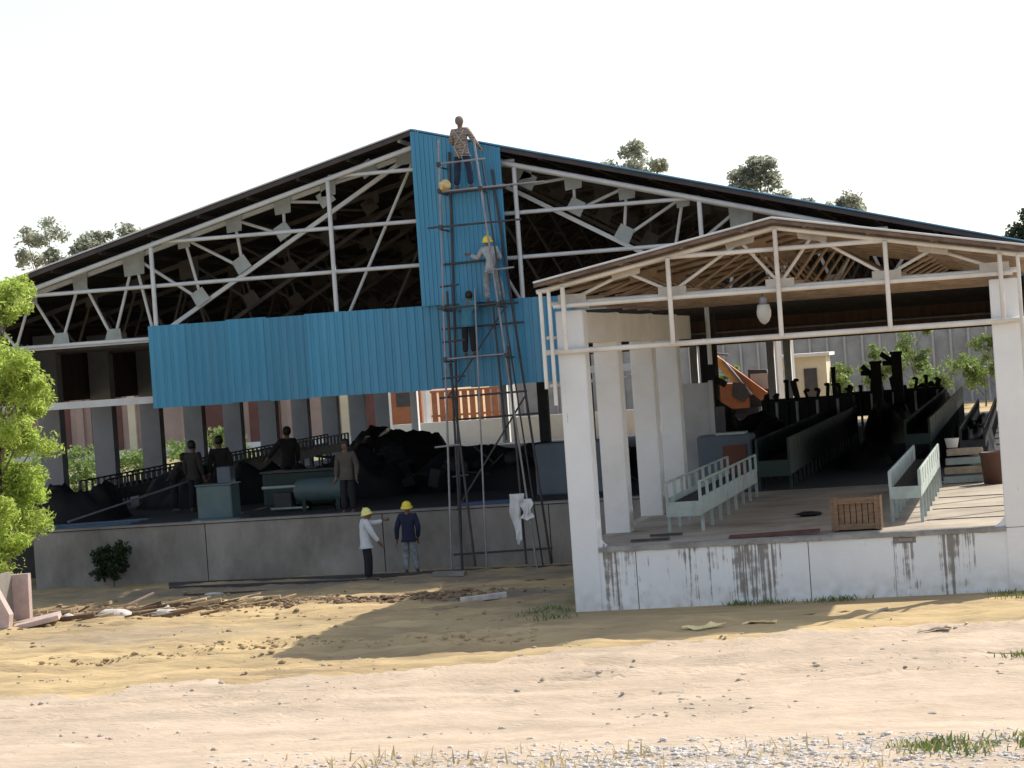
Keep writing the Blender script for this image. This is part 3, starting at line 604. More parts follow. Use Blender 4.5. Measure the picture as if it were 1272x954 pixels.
person('worker in white shirt, black trousers and pale yellow helmet pointing right', (-15.22, 54.0, g0), R(-62), dict(chest=(0, .03, 1.3), elR=(.2, .12, 1.12), wrR=(.2, .26, .92), elL=(-.2, .26, 1.32), wrL=(-.18, .47, 1.36), neck=(0, .05, 1.43), jaw=(0, .09, 1.49), skull=(0, .07, 1.56), crown=(0, .06, 1.63), hipL=(-.085, .01, .88), kneeL=(-.07, .03, .49), kneeR=(.07, .04, .49), ankL=(-.07, 0, .09), ankR=(.07, .02, .09)), whitesh, black, 'hair', M('pale_yellow_plastic', (.82, .76, .25), .35, .06, 5))
g1 = gz(-14.45, 55.0)
person('worker in navy jacket and bright yellow helmet standing with back turned', (-14.5, 55.2, g1), R(4), dict(elL=(-.27, -.02, 1.1), wrL=(-.29, .02, .83), elR=(.25, -.02, 1.09), wrR=(.2, .1, .86), kneeL=(-.1, .05, .49), ankR=(.15, .04, .09)), navy, greyp, 'hair', yellowp, scale=1.0)
person('dark figure in brown top standing on the platform edge', (-16.35, 56.75, FL), R(175), dict(), brownsh, black, 'hair', None, scale=1.07)
grp = None
person('silhouetted worker leaning over conveyor, left of the standing pair', (-22.75, 62.0, FL), R(-60), dict(chest=(0, .22, 1.2), spine=(0, .08, 1.08), neck=(0, .3, 1.32), jaw=(0, .35, 1.38), skull=(0, .34, 1.45), crown=(0, .33, 1.52), shL=(-.17, .22, 1.26), shR=(.17, .22, 1.26), elL=(-.2, .35, 1.02), elR=(.2, .35, 1.02), wrL=(-.15, .5, .95), wrR=(.15, .5, .95)), dkshirt, black)
person('silhouetted worker in the middle of three at left conveyor', (-22.0, 61.6, FL), R(-20), dict(), M('dark_grey_shirt', (.035, .03, .028), .9), black, scale=1.12)
person('silhouetted worker nearest the teal box by the left conveyor', (-21.45, 62.2, FL), R(30), dict(), dkshirt, black, scale=1.16)
person('lone silhouetted worker standing against the pale columns mid shed', (-20.4, 65.0, FL), R(40), dict(elL=(-.33, .1, 1.15), wrL=(-.4, .25, 1.0)), dkshirt, black, scale=1.2)

# ---------------------------------------------------------------- conveyors and machines
def conveyor(label, x0, x1, y0, y1, zt, hs, m, rail=True, solid=False, step=.34, rise=0.0, group=None):
    t = thing('roller_conveyor', label, 'conveyor', ((x0+x1)/2, y0, FL), 0, group)
    zb = zt-hs
    for x in (x0, x1):
        prism2(t, 'side_panel', x, y0, y1, zb, zb+hs*.52 if not solid else zt, rise, m)
        if rail:
            tube('guard_rail', (x, y0, zt), (x, y1, zt+rise), .025, m, t)
            n = int((y1-y0)/step)
            for k in range(n+1):
                y = y0+(y1-y0)*k/n; dz = rise*k/n; tube('baluster', (x, y, zb+hs*.4+dz), (x, y, zt+dz), .028, m, t, 'box')
        n = max(2, int((y1-y0)/1.1))
        for k in range(n):
            y = y0+.15+(y1-y0-.3)*k/(n-1); tube('leg', (x, y, FL), (x, y, zb+.02+rise*k/(n-1)), .03, m, t, 'box')
    n = int((y1-y0)/.3)
    for k in range(min(n, 40)):
        y = y0+.2+k*.3; tube('roller', (x0+.03, y, zb+hs*.3+rise*k/n), (x1-.03, y, zb+hs*.3+rise*k/n), .045, darksteel, t)
    box('end_plate', x0-.02, x1+.02, y0-.05, y0-.01, zb-.02, zb+hs*.42, m, t)
    return t
def prism2(par, name, x, y0, y1, z0, z1, rise, m, th=.02):
    V = [(x+dx, y, z+(rise if y == y1 else 0)) for dx in (-th, th) for y, z in ((y0, z0), (y1, z0), (y1, z1), (y0, z1))]
    return mesh_obj(name, V, [[0, 1, 2, 3], [7, 6, 5, 4], [0, 4, 5, 1], [1, 5, 6, 2], [2, 6, 7, 3], [3, 7, 4, 0]], m, par)
conveyor('short grey green roller conveyor with open guard rails beside left columns', -6.75, -6.12, 44.9, 54.5, 2.35, .62, tealg, step=1.0)
conveyor('pale blue green conveyor with solid sides behind the wooden crate', -2.55, -2.02, 44.2, 54.0, 2.36, .48, tealg, solid=True, step=1.0)
conveyor('long dark green conveyor running deep into the shed behind short conveyor', -6.3, -5.55, 56.5, 80, 2.6, .85, green, solid=True, step=1.0)
conveyor('dark conveyor with pale top rails at far right of the shed', -3.1, -2.5, 62, 96, 2.65, .6, green, solid=True, step=2.0)
conveyor('low dark conveyor along the right hand columns', -1.75, -1.15, 62, 88, 2.35, .5, darksteel, step=1.0)
conveyor('long black railed conveyor behind the workers at left', -26.0, -25.2, 63.4, 88, 2.35, .62, darksteel, step=.45, rise=.25)
for k, (x, y, rx_, ry_, h_, lab) in enumerate(((-4.6, 82, .9, 7, 1.0, 'long dark timber pile between the two far conveyors'), (-8.4, 64, 1.1, 3.5, 1.15, 'black scrap pile behind the grey machine cabinet'), (-4.4, 66, .7, 3.0, .5, 'low dark pile on the floor right of green conveyor'), (-22.6, 66, 2.6, 2.5, .95, 'black pile behind the three silhouetted workers'), (-18.6, 64.5, 2.0, 1.6, 1.0, 'black pile behind the dark green cabinet'), (-1.6, 70, .6, 9, .75, 'dark pile under the low conveyor by right columns'))):
    h = heap('dark_pile', x, y, FL, rx_, ry_, h_, machine, None, 60+7*k, .3, 26); tag(h, lab, 'pile')
# boxes and tanks on the main platform
b_ = thing('teal_cabinet', 'plain pale teal steel cabinet on the platform edge at left', 'cabinet', (-19.95, 57.5, FL))
box('cabinet_body', -20.4, -19.5, 57.2, 57.9, FL+.04, 2.28, teal, b_, True); box('base_plate', -20.55, -19.3, 57.1, 58.0, FL, FL+.05, teal, b_); box('cabinet_top', -20.43, -19.47, 57.17, 57.93, 2.28, 2.31, teal, b_)
box('control_box', -19.9, -19.55, 57.4, 57.8, 2.31, 2.72, slate, b_, True)
b_ = thing('air_tank', 'horizontal grey cylinder tank on a small frame beside teal cabinet', 'tank', (-17.8, 59.4, FL))
lathe('tank_shell', [(.001, -.75), (.2, -.73), (.29, -.64), (.31, -.55), (.31, .55), (.29, .64), (.2, .73), (.001, .75)], (-17.75, 59.3, 1.92), teal, b_, 20, Matrix.Rotation(R(90), 4, 'Y'))
for x in (-18.2, -17.3): box('tank_saddle', x-.05, x+.05, 59.05, 59.55, FL, 1.72, green, b_)
box('motor', -19.0, -18.55, 59.1, 59.5, FL+.1, 1.9, darksteel, b_, True); tube('pipe', (-19.3, 59.1, 2.05), (-18.4, 59.1, 2.05), .04, tealg, b_); tube('pipe', (-19.1, 59.1, 1.5), (-18.1, 59.1, 1.5), .03, tealg, b_)
b_ = thing('green_machine_cabinet', 'dark green machine cabinet standing behind the grey tank', 'machine', (-18.5, 61, FL))
box('body', -19.8, -17.6, 60.7, 61.4, FL+.08, 2.35, green, b_, True); box('lid', -19.85, -17.55, 60.65, 61.45, 2.35, 2.4, darksteel, b_)
for x in (-19.6, -17.8): box('foot', x-.08, x+.08, 60.75, 61.3, FL, FL+.08, darksteel, b_)
b_ = thing('slate_panel_box', 'flat slate blue steel box on the platform beside white column', 'cabinet', (-11.0, 57.6, FL))
box('body', -11.75, -9.9, 57.2, 58.0, FL+.14, 2.80, slate, b_, True); box('skid', -11.8, -9.85, 57.25, 57.95, FL, FL+.14, machine, b_)
sackM = M('dusty_black_sack', (.018, .018, .02), .75, .5, 5)
def clutter(par, cx, cy, rx_, ry_, h_, n, seed):
    rn = random.Random(seed)
    for k in range(n):
        u, v = rn.uniform(-1, 1), rn.uniform(-1, .4); zz = FL+h_*max(0, 1-abs(u)**4)*rn.uniform(.55, 1.0); x, y = cx+u*rx_, cy+v*ry_
        if k % 3 == 0: tube('bar', (x, y, zz-.2), (x+rn.uniform(-.9, .9), y+rn.uniform(-.5, .5), zz+rn.uniform(-.1, .45)), rn.uniform(.02, .05), darksteel, par)
        elif k % 3 == 1: obox('drum_box', (x, y, zz-.1), (rn.uniform(.3, .7), rn.uniform(.3, .6), rn.uniform(.2, .5)), (rn.uniform(-.3, .3), rn.uniform(-.3, .3), rn.uniform(0, 3)), sackM, par)
        else:
            bm = bmesh.new(); bmesh.ops.create_icosphere(bm, subdivisions=2, radius=1)
            for q in bm.verts: q.co = Vector((q.co.x*.42, q.co.y*.3, q.co.z*.2))*(1+.3*noise.noise(q.co*2+Vector((k, seed, 0))))
            bm_obj('sack', bm, sackM, par, True, Matrix.Translation((x, y, zz)) @ Matrix.Rotation(rn.uniform(0, 3), 4, 'Z') @ Matrix.Rotation(rn.uniform(-.4, .4), 4, 'X'))
h = heap('black_machinery_heap', -18.7, 70, FL, 1.9, 3.2, 1.4, machine, None, 3, .2); clutter(h, -18.7, 69, 1.7, 2.4, 1.35, 26, 1); tag(h, 'tall black heap of covered material deep inside main shed', 'heap')
h = heap('black_machinery_heap', -13.6, 66.5, FL, 4.2, 3.2, .85, machine, None, 8, .3); clutter(h, -13.6, 65.2, 3.8, 2.2, .85, 46, 2); tag(h, 'lower black heap behind the scaffold legs in main shed', 'heap')
def machine_tower(label, x, y, w_, h, arms, cat='machine'):
    t = thing('machine_tower', label, cat, (x, y, FL)); box('mast', x-w_/2, x+w_/2, y-w_/2, y+w_/2, FL, FL+h, machine, t, True)
    box('mast_cap', x-w_*.6, x+w_*.6, y-w_*.6, y+w_*.6, FL+h, FL+h+.1, machine, t); box('base', x-w_*.8, x+w_*.8, y-w_*.8, y+w_*.8, FL, FL+.15, machine, t)
    for dx, z, l_ in arms: tube('arm', (x, y, FL+z), (x+dx, y, FL+z+l_), .09, machine, t, 'box')
    return t
machine_tower('black machine mast with a side arm in the middle of the bay view', -5.3, 88, .36, 2.45, ((-.55, 2.1, .05), (-.5, 1.9, .5)))
machine_tower('taller black machine mast, right of the mast pair', -4.55, 88, .36, 2.75, ((-.5, 2.45, .0), (-.55, 2.4, .4)))
machine_tower('thin black post standing left of the mast pair', -7.15, 92, .16, 2.3, ())
machine_tower('thick black machine column behind the grey partition', -9.3, 72, .42, 3.6, ((.5, 2.6, -.3), (.7, 1.9, -.5)))
def rail_machine(label, x0, x1, y, z, n, m=machine):
    t = thing('saw_bench', label, 'machine', ((x0+x1)/2, y, FL)); box('bed', x0, x1, y-.4, y+.4, z-.95, z, m, t, True)
    for k in range(n):
        x = x0+(x1-x0)*(k+.5)/n; hh = random.uniform(.08, .6); tube('lever', (x, y-.2, z), (x+random.uniform(-.12, .12), y-.2, z+hh), random.uniform(.04, .1), m, t, 'box' if k % 2 else 'tube'); lathe('knob', [(.001, .06), (.09, .04), (.09, -.04), (.001, -.06)], (x, y-.2, z+hh), m, t, 8)
        tube('leg', (x, y-.45, FL), (x, y-.45, z-.1), .05, steelP if k % 2 else m, t)
    return t
rail_machine('dark bench machine with upright levers behind the long green conveyor', -8.6, -5.6, 80, 3.0, 9)
rail_machine('low dark railing bench at the far end of the bay view', -7.4, -3.2, 95, 2.75, 10)
h = heap('dark_bundle', -3.75, 96, FL, 1.0, 1.0, 1.35, machine, None, 14, .15, 20); tag(h, 'rounded dark bundle at far end beside the right conveyor', 'bundle')
heapR = heap('dark_bundle', -8.2, 70, FL, 1.6, 4, 1.3, machine, None, 22, .3, 24); tag(heapR, 'low dark mound of scrap left of the long green conveyor', 'heap')
b_ = thing('control_cabinet', 'grey machine cabinet with a brown opening behind short conveyor', 'cabinet', (-7.0, 57.2, FL))
box('body', -7.75, -6.45, 57.0, 57.8, FL, 2.75, slate, b_, True); box('hatch', -7.15, -6.6, 56.97, 57.0, 1.8, 2.5, M('brown_hatch', (.13, .05, .035), .8), b_); box('top_tray', -7.3, -6.6, 57.0, 57.6, 2.75, 2.8, tealg, b_)
b_ = thing('grey_partition', 'plain grey sheet partition right of the bay left columns', 'partition', (-7.7, 58, FL)); box('sheet', -8.5, -7.55, 58.3, 58.36, FL, 4.0, colG, b_); box('post', -7.55, -7.45, 58.25, 58.4, FL, 4.05, colG, b_); box('lattice', -7.5, -7.2, 58.26, 58.3, 2.5, 3.4, rusty, b_)
# crate, planks, bin
cr = thing('wooden_crate', 'brown slatted wooden crate on the edge of the bay platform', 'crate', (-3.2, 43.4, FL))
rotm = None
for k in range(6): box('slat', -3.42+k*.105, -3.33+k*.105, 43.05, 43.08, FL+.08, 1.98, wood, cr)
for z in (FL+.03, 1.9): box('frame_board', -3.5, -2.72, 43.01, 43.05, z, z+.1, wood, cr)
for x in (-3.5, -2.79): box('frame_post', x, x+.07, 43.0, 43.06, FL+.02, 2.02, wood, cr)
box('crate_side', -3.56, -3.5, 43.02, 43.6, FL, 2.0, wood, cr); box('crate_side', -2.72, -2.68, 43.02, 43.6, FL, 2.0, wood, cr); box('crate_back', -3.5, -2.72, 43.57, 43.6, FL, 1.98, wood, cr); box('crate_lid', -3.5, -2.7, 43.06, 43.57, 1.94, 1.98, wood, cr)
for k in range(4):
    st = box('timber_stack_plank', -1.98+.03*k, -.85-.08*k, 55.0+.12*k, 55.35+.12*k, FL+.01+k*.2, FL+.16+k*.2, wood2 if k % 2 else tealg, None, True)
    tag(st, ['lowest', 'second', 'third', 'topmost'][k]+' grey beam in stepped stack right of pale conveyor', 'beam', 'stepped stack of grey beams')
b_ = thing('brown_bin', 'dark brown bin beside the right hand column of the bay', 'bin', (-.85, 54.5, FL)); lathe('bin_shell', [(.001, 0), (.28, 0), (.33, .65), (.35, .66), (.35, .7), (.3, .7), (.27, .1), (.001, .08)], (-.8, 54.3, FL), M('brown_bin_steel', (.12, .06, .045), .7), b_, 16)
lathe('bucket', [(.001, 0), (.12, 0), (.16, .2), (.17, .21), (.15, .2), (.11, .02), (.001, .02)], (-1.75, 55.3, FL+.8), white, None, 14); tag(bpy.context.scene.objects['bucket'], 'small white bucket standing on the stepped stack of beams', 'bucket')
# loose planks on the bay floor, near the edge
for i, (x0, x1, y, lab) in enumerate(((-7.2, -6.5, 43.2, 'short dark plank on bay floor next to the left column'), (-7.0, -6.4, 44.2, 'dark plank lying just before the short conveyor'))):
    tag(obox('floor_plank', ((x0+x1)/2, y, FL+.03), (x1-x0, .1, .04), (0, 0, R(4)), rusty), lab, 'plank')
tag(obox('rusty_plate', (-4.55, 42.75, FL+.05), (1.6, .35, .05), (0, R(-1), R(2)), M('rust_red_plate', (.12, .05, .04), .85, .4, 5)), 'rusty red brown plate lying on the bay platform edge', 'plate')
lump('cable_tangle', (-4.35, 47.4, FL+.04), .2, machine, 'small dark tangle of cable on the bay floor', 'cable', 9, (1.2, 1, .25))
# blue tube bundle and sheets on the main platform
for k in range(6): tag(obox('blue_bar', (-12.9+.05*k, 56.55+.07*k, FL+.08+.02*(k % 2)), (1.3, .045, .045), (0, 0, R(4+2*k)), M('blue_bar_paint', (.05, .08, .19), .6)), 'dark blue bar in loose bundle on platform behind scaffold', 'bar', 'blue bars on the platform edge')
for k in range(3): tag(obox('blue_sheet', (-23.2+.15*k, 56.75+.1*k, FL+.07+.03*k), (2.4, .5, .02), (0, 0, R(8+3*k)), M('dusty_blue_sheet', (.07, .13, .2), .5, .3, 3)), ['lowest', 'middle', 'top'][k]+' dusty blue sheet in flat pile at platform left end', 'sheet', 'blue sheets piled at the left end')
heapL = heap('scrap_heap', -25.2, 60.5, FL, 1.6, 2.0, .8, machine, None, 31, .35, 24); tag(heapL, 'dark scrap heap on the platform behind the green tree', 'heap')
tag(tube('leaning_pole', (-24.4, 58.5, FL+.1), (-21.9, 62.5, 2.35), .03, galv), 'thin pale pole leaning over the left conveyor end', 'pole')

# ---------------------------------------------------------------- yard behind the sheds
GB = 1.2
fb = thing('boundary_fence', 'tall grey panel fence with posts behind the shed', 'fence', (0, 126, GB))
for k in range(46):
    x = -28+k*.9
    box('fence_panel', x+.05, x+.85, 126, 126.06, GB, 5.35+.04*random.uniform(-1, 1), fenceM, fb)
    box('fence_post', x-.06, x+.045, 125.9, 126.1, GB, 5.5, colG, fb)
cb = thing('guard_cabin', 'small cream cabin with dark door seen through the bay', 'building', (-10.2, 112, GB))
box('wall', -11.3, -9.0, 112, 114.5, GB, 4.15, cream, cb); box('roof', -11.5, -8.8, 111.7, 114.8, 4.15, 4.3, white, cb); box('door', -10.05, -9.45, 111.95, 112, GB, 3.6, darksteel, cb); box('window', -11.0, -10.4, 111.95, 112, 2.6, 3.6, glassw, cb)
pb = thing('workshop_building', 'low pink building with rust brown shutters beyond left columns', 'building', (-44, 120, GB))
box('wall', -58, -31, 120, 128, GB, 5.6, pinkwall, pb); box('plinth', -58.1, -30.9, 119.85, 120.0, GB, GB+.45, white, pb); box('roof', -58.6, -30.4, 119.0, 129, 5.6, 5.85, fenceM, pb)
for k in range(9):
    x = -57+k*2.9
    if k % 3 != 1: box('shutter', x, x+1.7, 119.93, 119.99, GB+.45, 4.6, rustwall, pb)
    box('pilaster', x+2.1, x+2.5, 119.8, 120, GB+.45, 5.6, cream if k % 2 else pinkwall, pb)
tag(box('low_white_wall', -29, -17, 107, 107.25, GB-.2, 2.35, white), 'low white wall across the open rear of the shed', 'wall')
for k, (x, wd, lab) in enumerate(((-10.9, .34, 'thicker white square pole behind the shed, left of the cream cabin'), (-10.3, .26, 'thinner white square pole next to the cream cabin'), (-27.2, .26, 'white square pole behind the rear of main shed'), (-23.1, .26, 'white square pole right of the orange truck'))):
    tag(obox('white_pole', (x, 108.5, 3.4), (wd, wd, 4.6), (0, 0, R(-38)), white), lab, 'pole')
# truck with slatted orange body
tk = thing('cargo_truck', 'truck with orange slatted cargo body behind the low white wall', 'truck', (-26, 112, GB))
box('chassis', -29.5, -24.0, 111.4, 113.4, 1.9, 2.1, darksteel, tk); box('cargo_floor', -28.0, -24.0, 111.3, 113.5, 2.1, 2.2, orange, tk)
for k in range(11): box('slat', -28.0+k*.37, -27.74+k*.37, 111.22, 111.28, 2.2, 3.75, orange, tk)
for z in (2.5, 3.65): box('body_rail', -28.02, -23.98, 111.17, 111.22, z, z+.1, orange, tk)
box('cab', -29.9, -28.2, 111.4, 113.4, 2.0, 4.0, orange, tk, True); box('windscreen', -29.93, -29.9, 111.6, 113.2, 3.0, 3.8, darksteel, tk); box('side_window', -29.4, -28.6, 111.37, 111.4, 3.1, 3.75, darksteel, tk)
for x in (-29.0, -25.6, -24.7):
    wv = lathe('wheel', [(.15, -.12), (.45, -.12), (.48, -.08), (.48, .08), (.45, .12), (.15, .12)], (x, 111.4, GB+.48), rubber, tk, 16, Matrix.Rotation(R(90), 4, 'X')); lathe('rim', [(.001, .06), (.2, .06), (.24, .1)], (x, 111.3, GB+.48), galv, wv, 12, Matrix.Rotation(R(90), 4, 'X'))
# excavator
ex = thing('excavator', 'orange excavator with folded boom parked behind the shed', 'excavator', (-11.9, 105.5, GB))
def track(y):
    t_ = prism('track', [(-13.6, GB+.35), (-13.3, GB), (-10.9, GB), (-10.6, GB+.35), (-10.9, GB+.7), (-13.3, GB+.7)], y, y+.5, rubber, ex)
    for k in range(4): lathe('roller', [(.001, -.05), (.2, -.05), (.2, .05), (.001, .05)], (-13.1+k*.67, y-.04, GB+.33), galv, t_, 12, Matrix.Rotation(R(90), 4, 'X'))
track(104.6); track(106.1)
box('turntable', -12.7, -11.5, 105.1, 106.1, GB+.7, GB+.95, darksteel, ex); prism('engine_house', [(-13.9, 2.15), (-11.9, 2.15), (-11.9, 3.2), (-13.5, 3.3), (-13.9, 2.9)], 104.7, 106.5, orange, ex)
cabx = prism('cab_frame', [(-11.9, 2.15), (-10.9, 2.15), (-10.8, 2.9), (-11.1, 3.75), (-11.9, 3.8)], 105.5, 106.5, darksteel, ex); box('cab_glass', -11.8, -11.05, 105.46, 105.49, 2.9, 3.6, glassw, cabx)
def limb(name, a, b, w0, w1, m):
    a, b = Vector(a), Vector(b); d = (b-a).normalized(); n_ = Vector((-d.z, 0, d.x)); y = a.y
    return prism(name, [((a+n_*w0).x, (a+n_*w0).z), ((b+n_*w1).x, (b+n_*w1).z), ((b-n_*w1).x, (b-n_*w1).z), ((a-n_*w0).x, (a-n_*w0).z)][::-1], y-.2, y+.2, m, ex)
limb('boom', (-11.2, 105.0, 2.6), (-13.2, 105.0, 4.35), .22, .16, orange); limb('stick', (-13.3, 104.95, 4.5), (-12.3, 104.95, 3.2), .15, .11, M('orange_yellow_paint', (.7, .38, .12), .5, .2, 3))
tube('ram', (-11.7, 104.7, 2.7), (-12.8, 104.7, 4.2), .06, galv, ex); tube('ram', (-12.6, 104.7, 4.5), (-13.2, 104.7, 4.6), .05, galv, ex)
prism('bucket', [(-12.5, 3.3), (-11.95, 3.2), (-11.8, 2.7), (-12.1, 2.4), (-12.55, 2.7)], 104.6, 105.3, darksteel, ex)

# ---------------------------------------------------------------- plants
def leaf_cloud(name, centers, n, size, m, parent, squash=.8, droop=.3, aspect=.5):
    V, F = [], []
    for _ in range(n):
        c, r = random.choice(centers); c = Vector(c)
        d = Vector((random.gauss(0, 1), random.gauss(0, 1), random.gauss(0, 1))).normalized()*r*(random.random()**.45); d.z *= squash
        p = c+d; s = size*random.uniform(.6, 1.3)
        u = Vector((random.gauss(0, 1), random.gauss(0, 1), random.gauss(-droop, .6))).normalized(); q = u.cross(Vector((random.gauss(0, 1), random.gauss(0, 1), random.gauss(0, 1)))).normalized()
        k = len(V); V += [p-u*s*.5, p+q*s*aspect*.5, p+u*s*.5-Vector((0, 0, s*.1)), p-q*s*aspect*.5]; F.append([k, k+1, k+2, k+3])
    return mesh_obj(name, V, F, m, parent)
def tree(name, label, base, H, crown, n, size, m, group=None, trunk_r=.2, first=.45, cat='tree', squash=.8, aspect=.5):
    """crown: list of (dx, dy, z, r) clumps"""
    t = thing(name, label, cat, base, 0, group); bm = bmesh.new(); b = Vector(base)
    top = b+Vector((0, 0, H*.75)); mid = b+Vector((H*.02, 0, H*first)); poly_tube(bm, [b-Vector((0, 0, .3)), b+Vector((.03*H, 0, H*.2)), mid, top], [trunk_r, trunk_r*.8, trunk_r*.6, trunk_r*.3])
    cs = []
    for dx, dy, z, r in crown:
        c = b+Vector((dx, dy, z)); r = r*(1.2 if name == 'background_tree' else 1); cs.append((c, r)); s = b.lerp(top, min(1, max(.25, (z-r)/(H*.75)*.8)))
        poly_tube(bm, [s, s.lerp(c, .55)+Vector((0, 0, -.1*r)), c], [trunk_r*.35, trunk_r*.22, trunk_r*.08], 5)
        for _ in range(5):
            d = Vector((random.gauss(0, 1), random.gauss(0, 1), random.gauss(.2, .8))).normalized()*r*.85; poly_tube(bm, [c, c+d*.5, c+d], [trunk_r*.1, trunk_r*.06, trunk_r*.03], 4); cs.append((c+d*.75, r*.5))
    bm_obj('trunk', bm, barkM, t, True)
    leaf_cloud('crown', cs, int(n*1.9) if name == 'background_tree' else n, size*(.8 if name == 'background_tree' else 1), m, t, squash, aspect=aspect); return t
def clumps(H, wd, n, rr, zlo=.55, seed=0):
    rnd = random.Random(seed); return [(rnd.uniform(-wd, wd), rnd.uniform(-wd, wd)*.8, H*rnd.uniform(zlo, 1), rnd.uniform(*rr)) for _ in range(n)]
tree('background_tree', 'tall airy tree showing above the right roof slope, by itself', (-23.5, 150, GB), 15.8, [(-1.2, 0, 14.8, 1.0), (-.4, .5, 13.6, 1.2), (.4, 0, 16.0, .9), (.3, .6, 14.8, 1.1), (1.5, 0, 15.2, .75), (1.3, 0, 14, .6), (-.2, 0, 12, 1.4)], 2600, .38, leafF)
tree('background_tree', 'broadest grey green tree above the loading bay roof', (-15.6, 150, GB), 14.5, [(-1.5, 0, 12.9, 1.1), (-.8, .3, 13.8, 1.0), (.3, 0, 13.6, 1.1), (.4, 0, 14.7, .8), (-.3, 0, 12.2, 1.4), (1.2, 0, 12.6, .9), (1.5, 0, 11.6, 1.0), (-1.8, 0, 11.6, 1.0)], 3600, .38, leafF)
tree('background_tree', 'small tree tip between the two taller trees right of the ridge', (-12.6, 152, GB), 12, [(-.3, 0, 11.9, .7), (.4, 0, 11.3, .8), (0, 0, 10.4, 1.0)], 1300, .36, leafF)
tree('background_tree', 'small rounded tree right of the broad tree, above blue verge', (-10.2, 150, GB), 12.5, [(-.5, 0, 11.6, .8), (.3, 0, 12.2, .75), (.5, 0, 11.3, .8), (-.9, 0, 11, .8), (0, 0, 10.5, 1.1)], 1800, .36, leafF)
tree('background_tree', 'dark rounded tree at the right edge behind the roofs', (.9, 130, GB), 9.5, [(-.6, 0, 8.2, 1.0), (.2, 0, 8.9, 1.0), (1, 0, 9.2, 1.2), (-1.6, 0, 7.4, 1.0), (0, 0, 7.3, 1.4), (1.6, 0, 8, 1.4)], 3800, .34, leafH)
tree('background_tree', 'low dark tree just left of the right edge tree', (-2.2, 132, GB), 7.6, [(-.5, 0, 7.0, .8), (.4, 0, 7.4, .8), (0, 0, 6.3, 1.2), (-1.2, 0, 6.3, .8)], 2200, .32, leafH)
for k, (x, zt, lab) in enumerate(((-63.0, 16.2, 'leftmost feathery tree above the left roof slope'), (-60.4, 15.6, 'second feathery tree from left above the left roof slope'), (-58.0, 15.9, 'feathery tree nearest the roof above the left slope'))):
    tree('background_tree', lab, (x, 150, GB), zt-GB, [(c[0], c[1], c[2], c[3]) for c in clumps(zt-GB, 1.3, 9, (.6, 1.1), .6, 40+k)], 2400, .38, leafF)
for k, (x, y, h, wd, lab) in enumerate(((-8.6, 114, 2.3, 1.2, 'bushy shrub right of the cream cabin'), (-6.9, 116, 3.0, 1.3, 'taller shrub behind the thin black post'), (-5.3, 118, 4.0, 1.2, 'tall pale shrub behind the black mast pair'), (-3.9, 114, 2.4, 1.5, 'broad low shrub right of the black masts'), (-2.0, 116, 2.6, 1.2, 'shrub near the right column at far fence'), (-13.9, 114, 2.6, .9, 'yellow green shrub seen left of the excavator'), (-1.6, 122, 4.6, 1.2, 'tall leafy shrub against fence top at right'))):
    tree('shrub', lab, (x, y, GB), h, [(random.uniform(-wd, wd)*.8, random.uniform(-.4, .4), h*random.uniform(.25, 1), wd*random.uniform(.3, .5)) for _ in range(10)], 1700, .2, leafB, None, .05, .3, 'shrub')
for k, (x, y) in enumerate(((-33, 78), (-37, 84), (-34, 90), (-40, 96), (-36, 104))):
    tree('shrub', ['first', 'second', 'third', 'fourth', 'fifth'][k]+' green shrub from the left seen between the left columns', (x, y, GB), 1.5, [(random.uniform(-1.4, 1.4), random.uniform(-1, 1), random.uniform(.2, 1.2), .6) for _ in range(9)], 1300, .2, leafB, None, .04, .3, 'shrub')
# near tree at the left edge
nx, ny = -21.9, 48.6; nb = gz(nx, ny)
cl = []
rnd = random.Random(5)
for _ in range(62):
    z = rnd.uniform(.7, 6.9); wr = .95 if 3 < z < 6 else .75
    cl.append((rnd.uniform(-1.6, wr)+(.42 if 3.0 < z < 5.4 else -.05), rnd.uniform(-1, 1), z, rnd.uniform(.35, .62)))
tree('leafy_tree', 'bright green feathery tree at left edge in front of platform', (nx, ny, nb), 7, cl, 56000, .13, leafN, None, .10, .5, 'tree', .75, .3)
tree('wall_bush', 'dark leafy bush growing against the platform wall at left', (-22.15, 55.65, gz(-22.1, 55.6)), 1.15, [(random.choice((-.3, -.2, .1, .25))+random.uniform(-.12, .12), random.uniform(-.1, .15), random.uniform(.15, .95), .24) for _ in range(16)], 3600, .10, leafD, None, .03, .3, 'bush')
# weeds and grass
def tufts(name, spots, per, hgt, m, label, cat):
    V, F = [], []
    for x, y, r in spots:
        for _ in range(per):
            px, py = x+random.gauss(0, r), y+random.gauss(0, r*.6); z = gz(px, py)+.01; h = hgt*random.uniform(.4, 1.2); a = random.uniform(0, 6.28); ww = random.uniform(.006, .014)
            lean = Vector((random.gauss(0, .35), random.gauss(0, .35), 1)); k = len(V); b = Vector((px, py, z)); s = Vector((math.cos(a)*ww, math.sin(a)*ww, 0))
            V += [b-s, b+s, b+lean*h*.6+s*.7, b+lean*h*.6-s*.7, b+lean*h+Vector((lean.x*h*.3, lean.y*h*.3, 0))]; F += [[k, k+1, k+2, k+3], [k+3, k+2, k+4]]
    o = mesh_obj(name, V, F, m); return tag(o, label, cat, None, 'stuff')
tufts('dry_grass', [(random.uniform(-8.5, .6), random.triangular(24.2, 26.2, 24.8), .3) for _ in range(26)], 12, .15, dry, 'dry pale grass along the bottom edge of the road', 'grass')
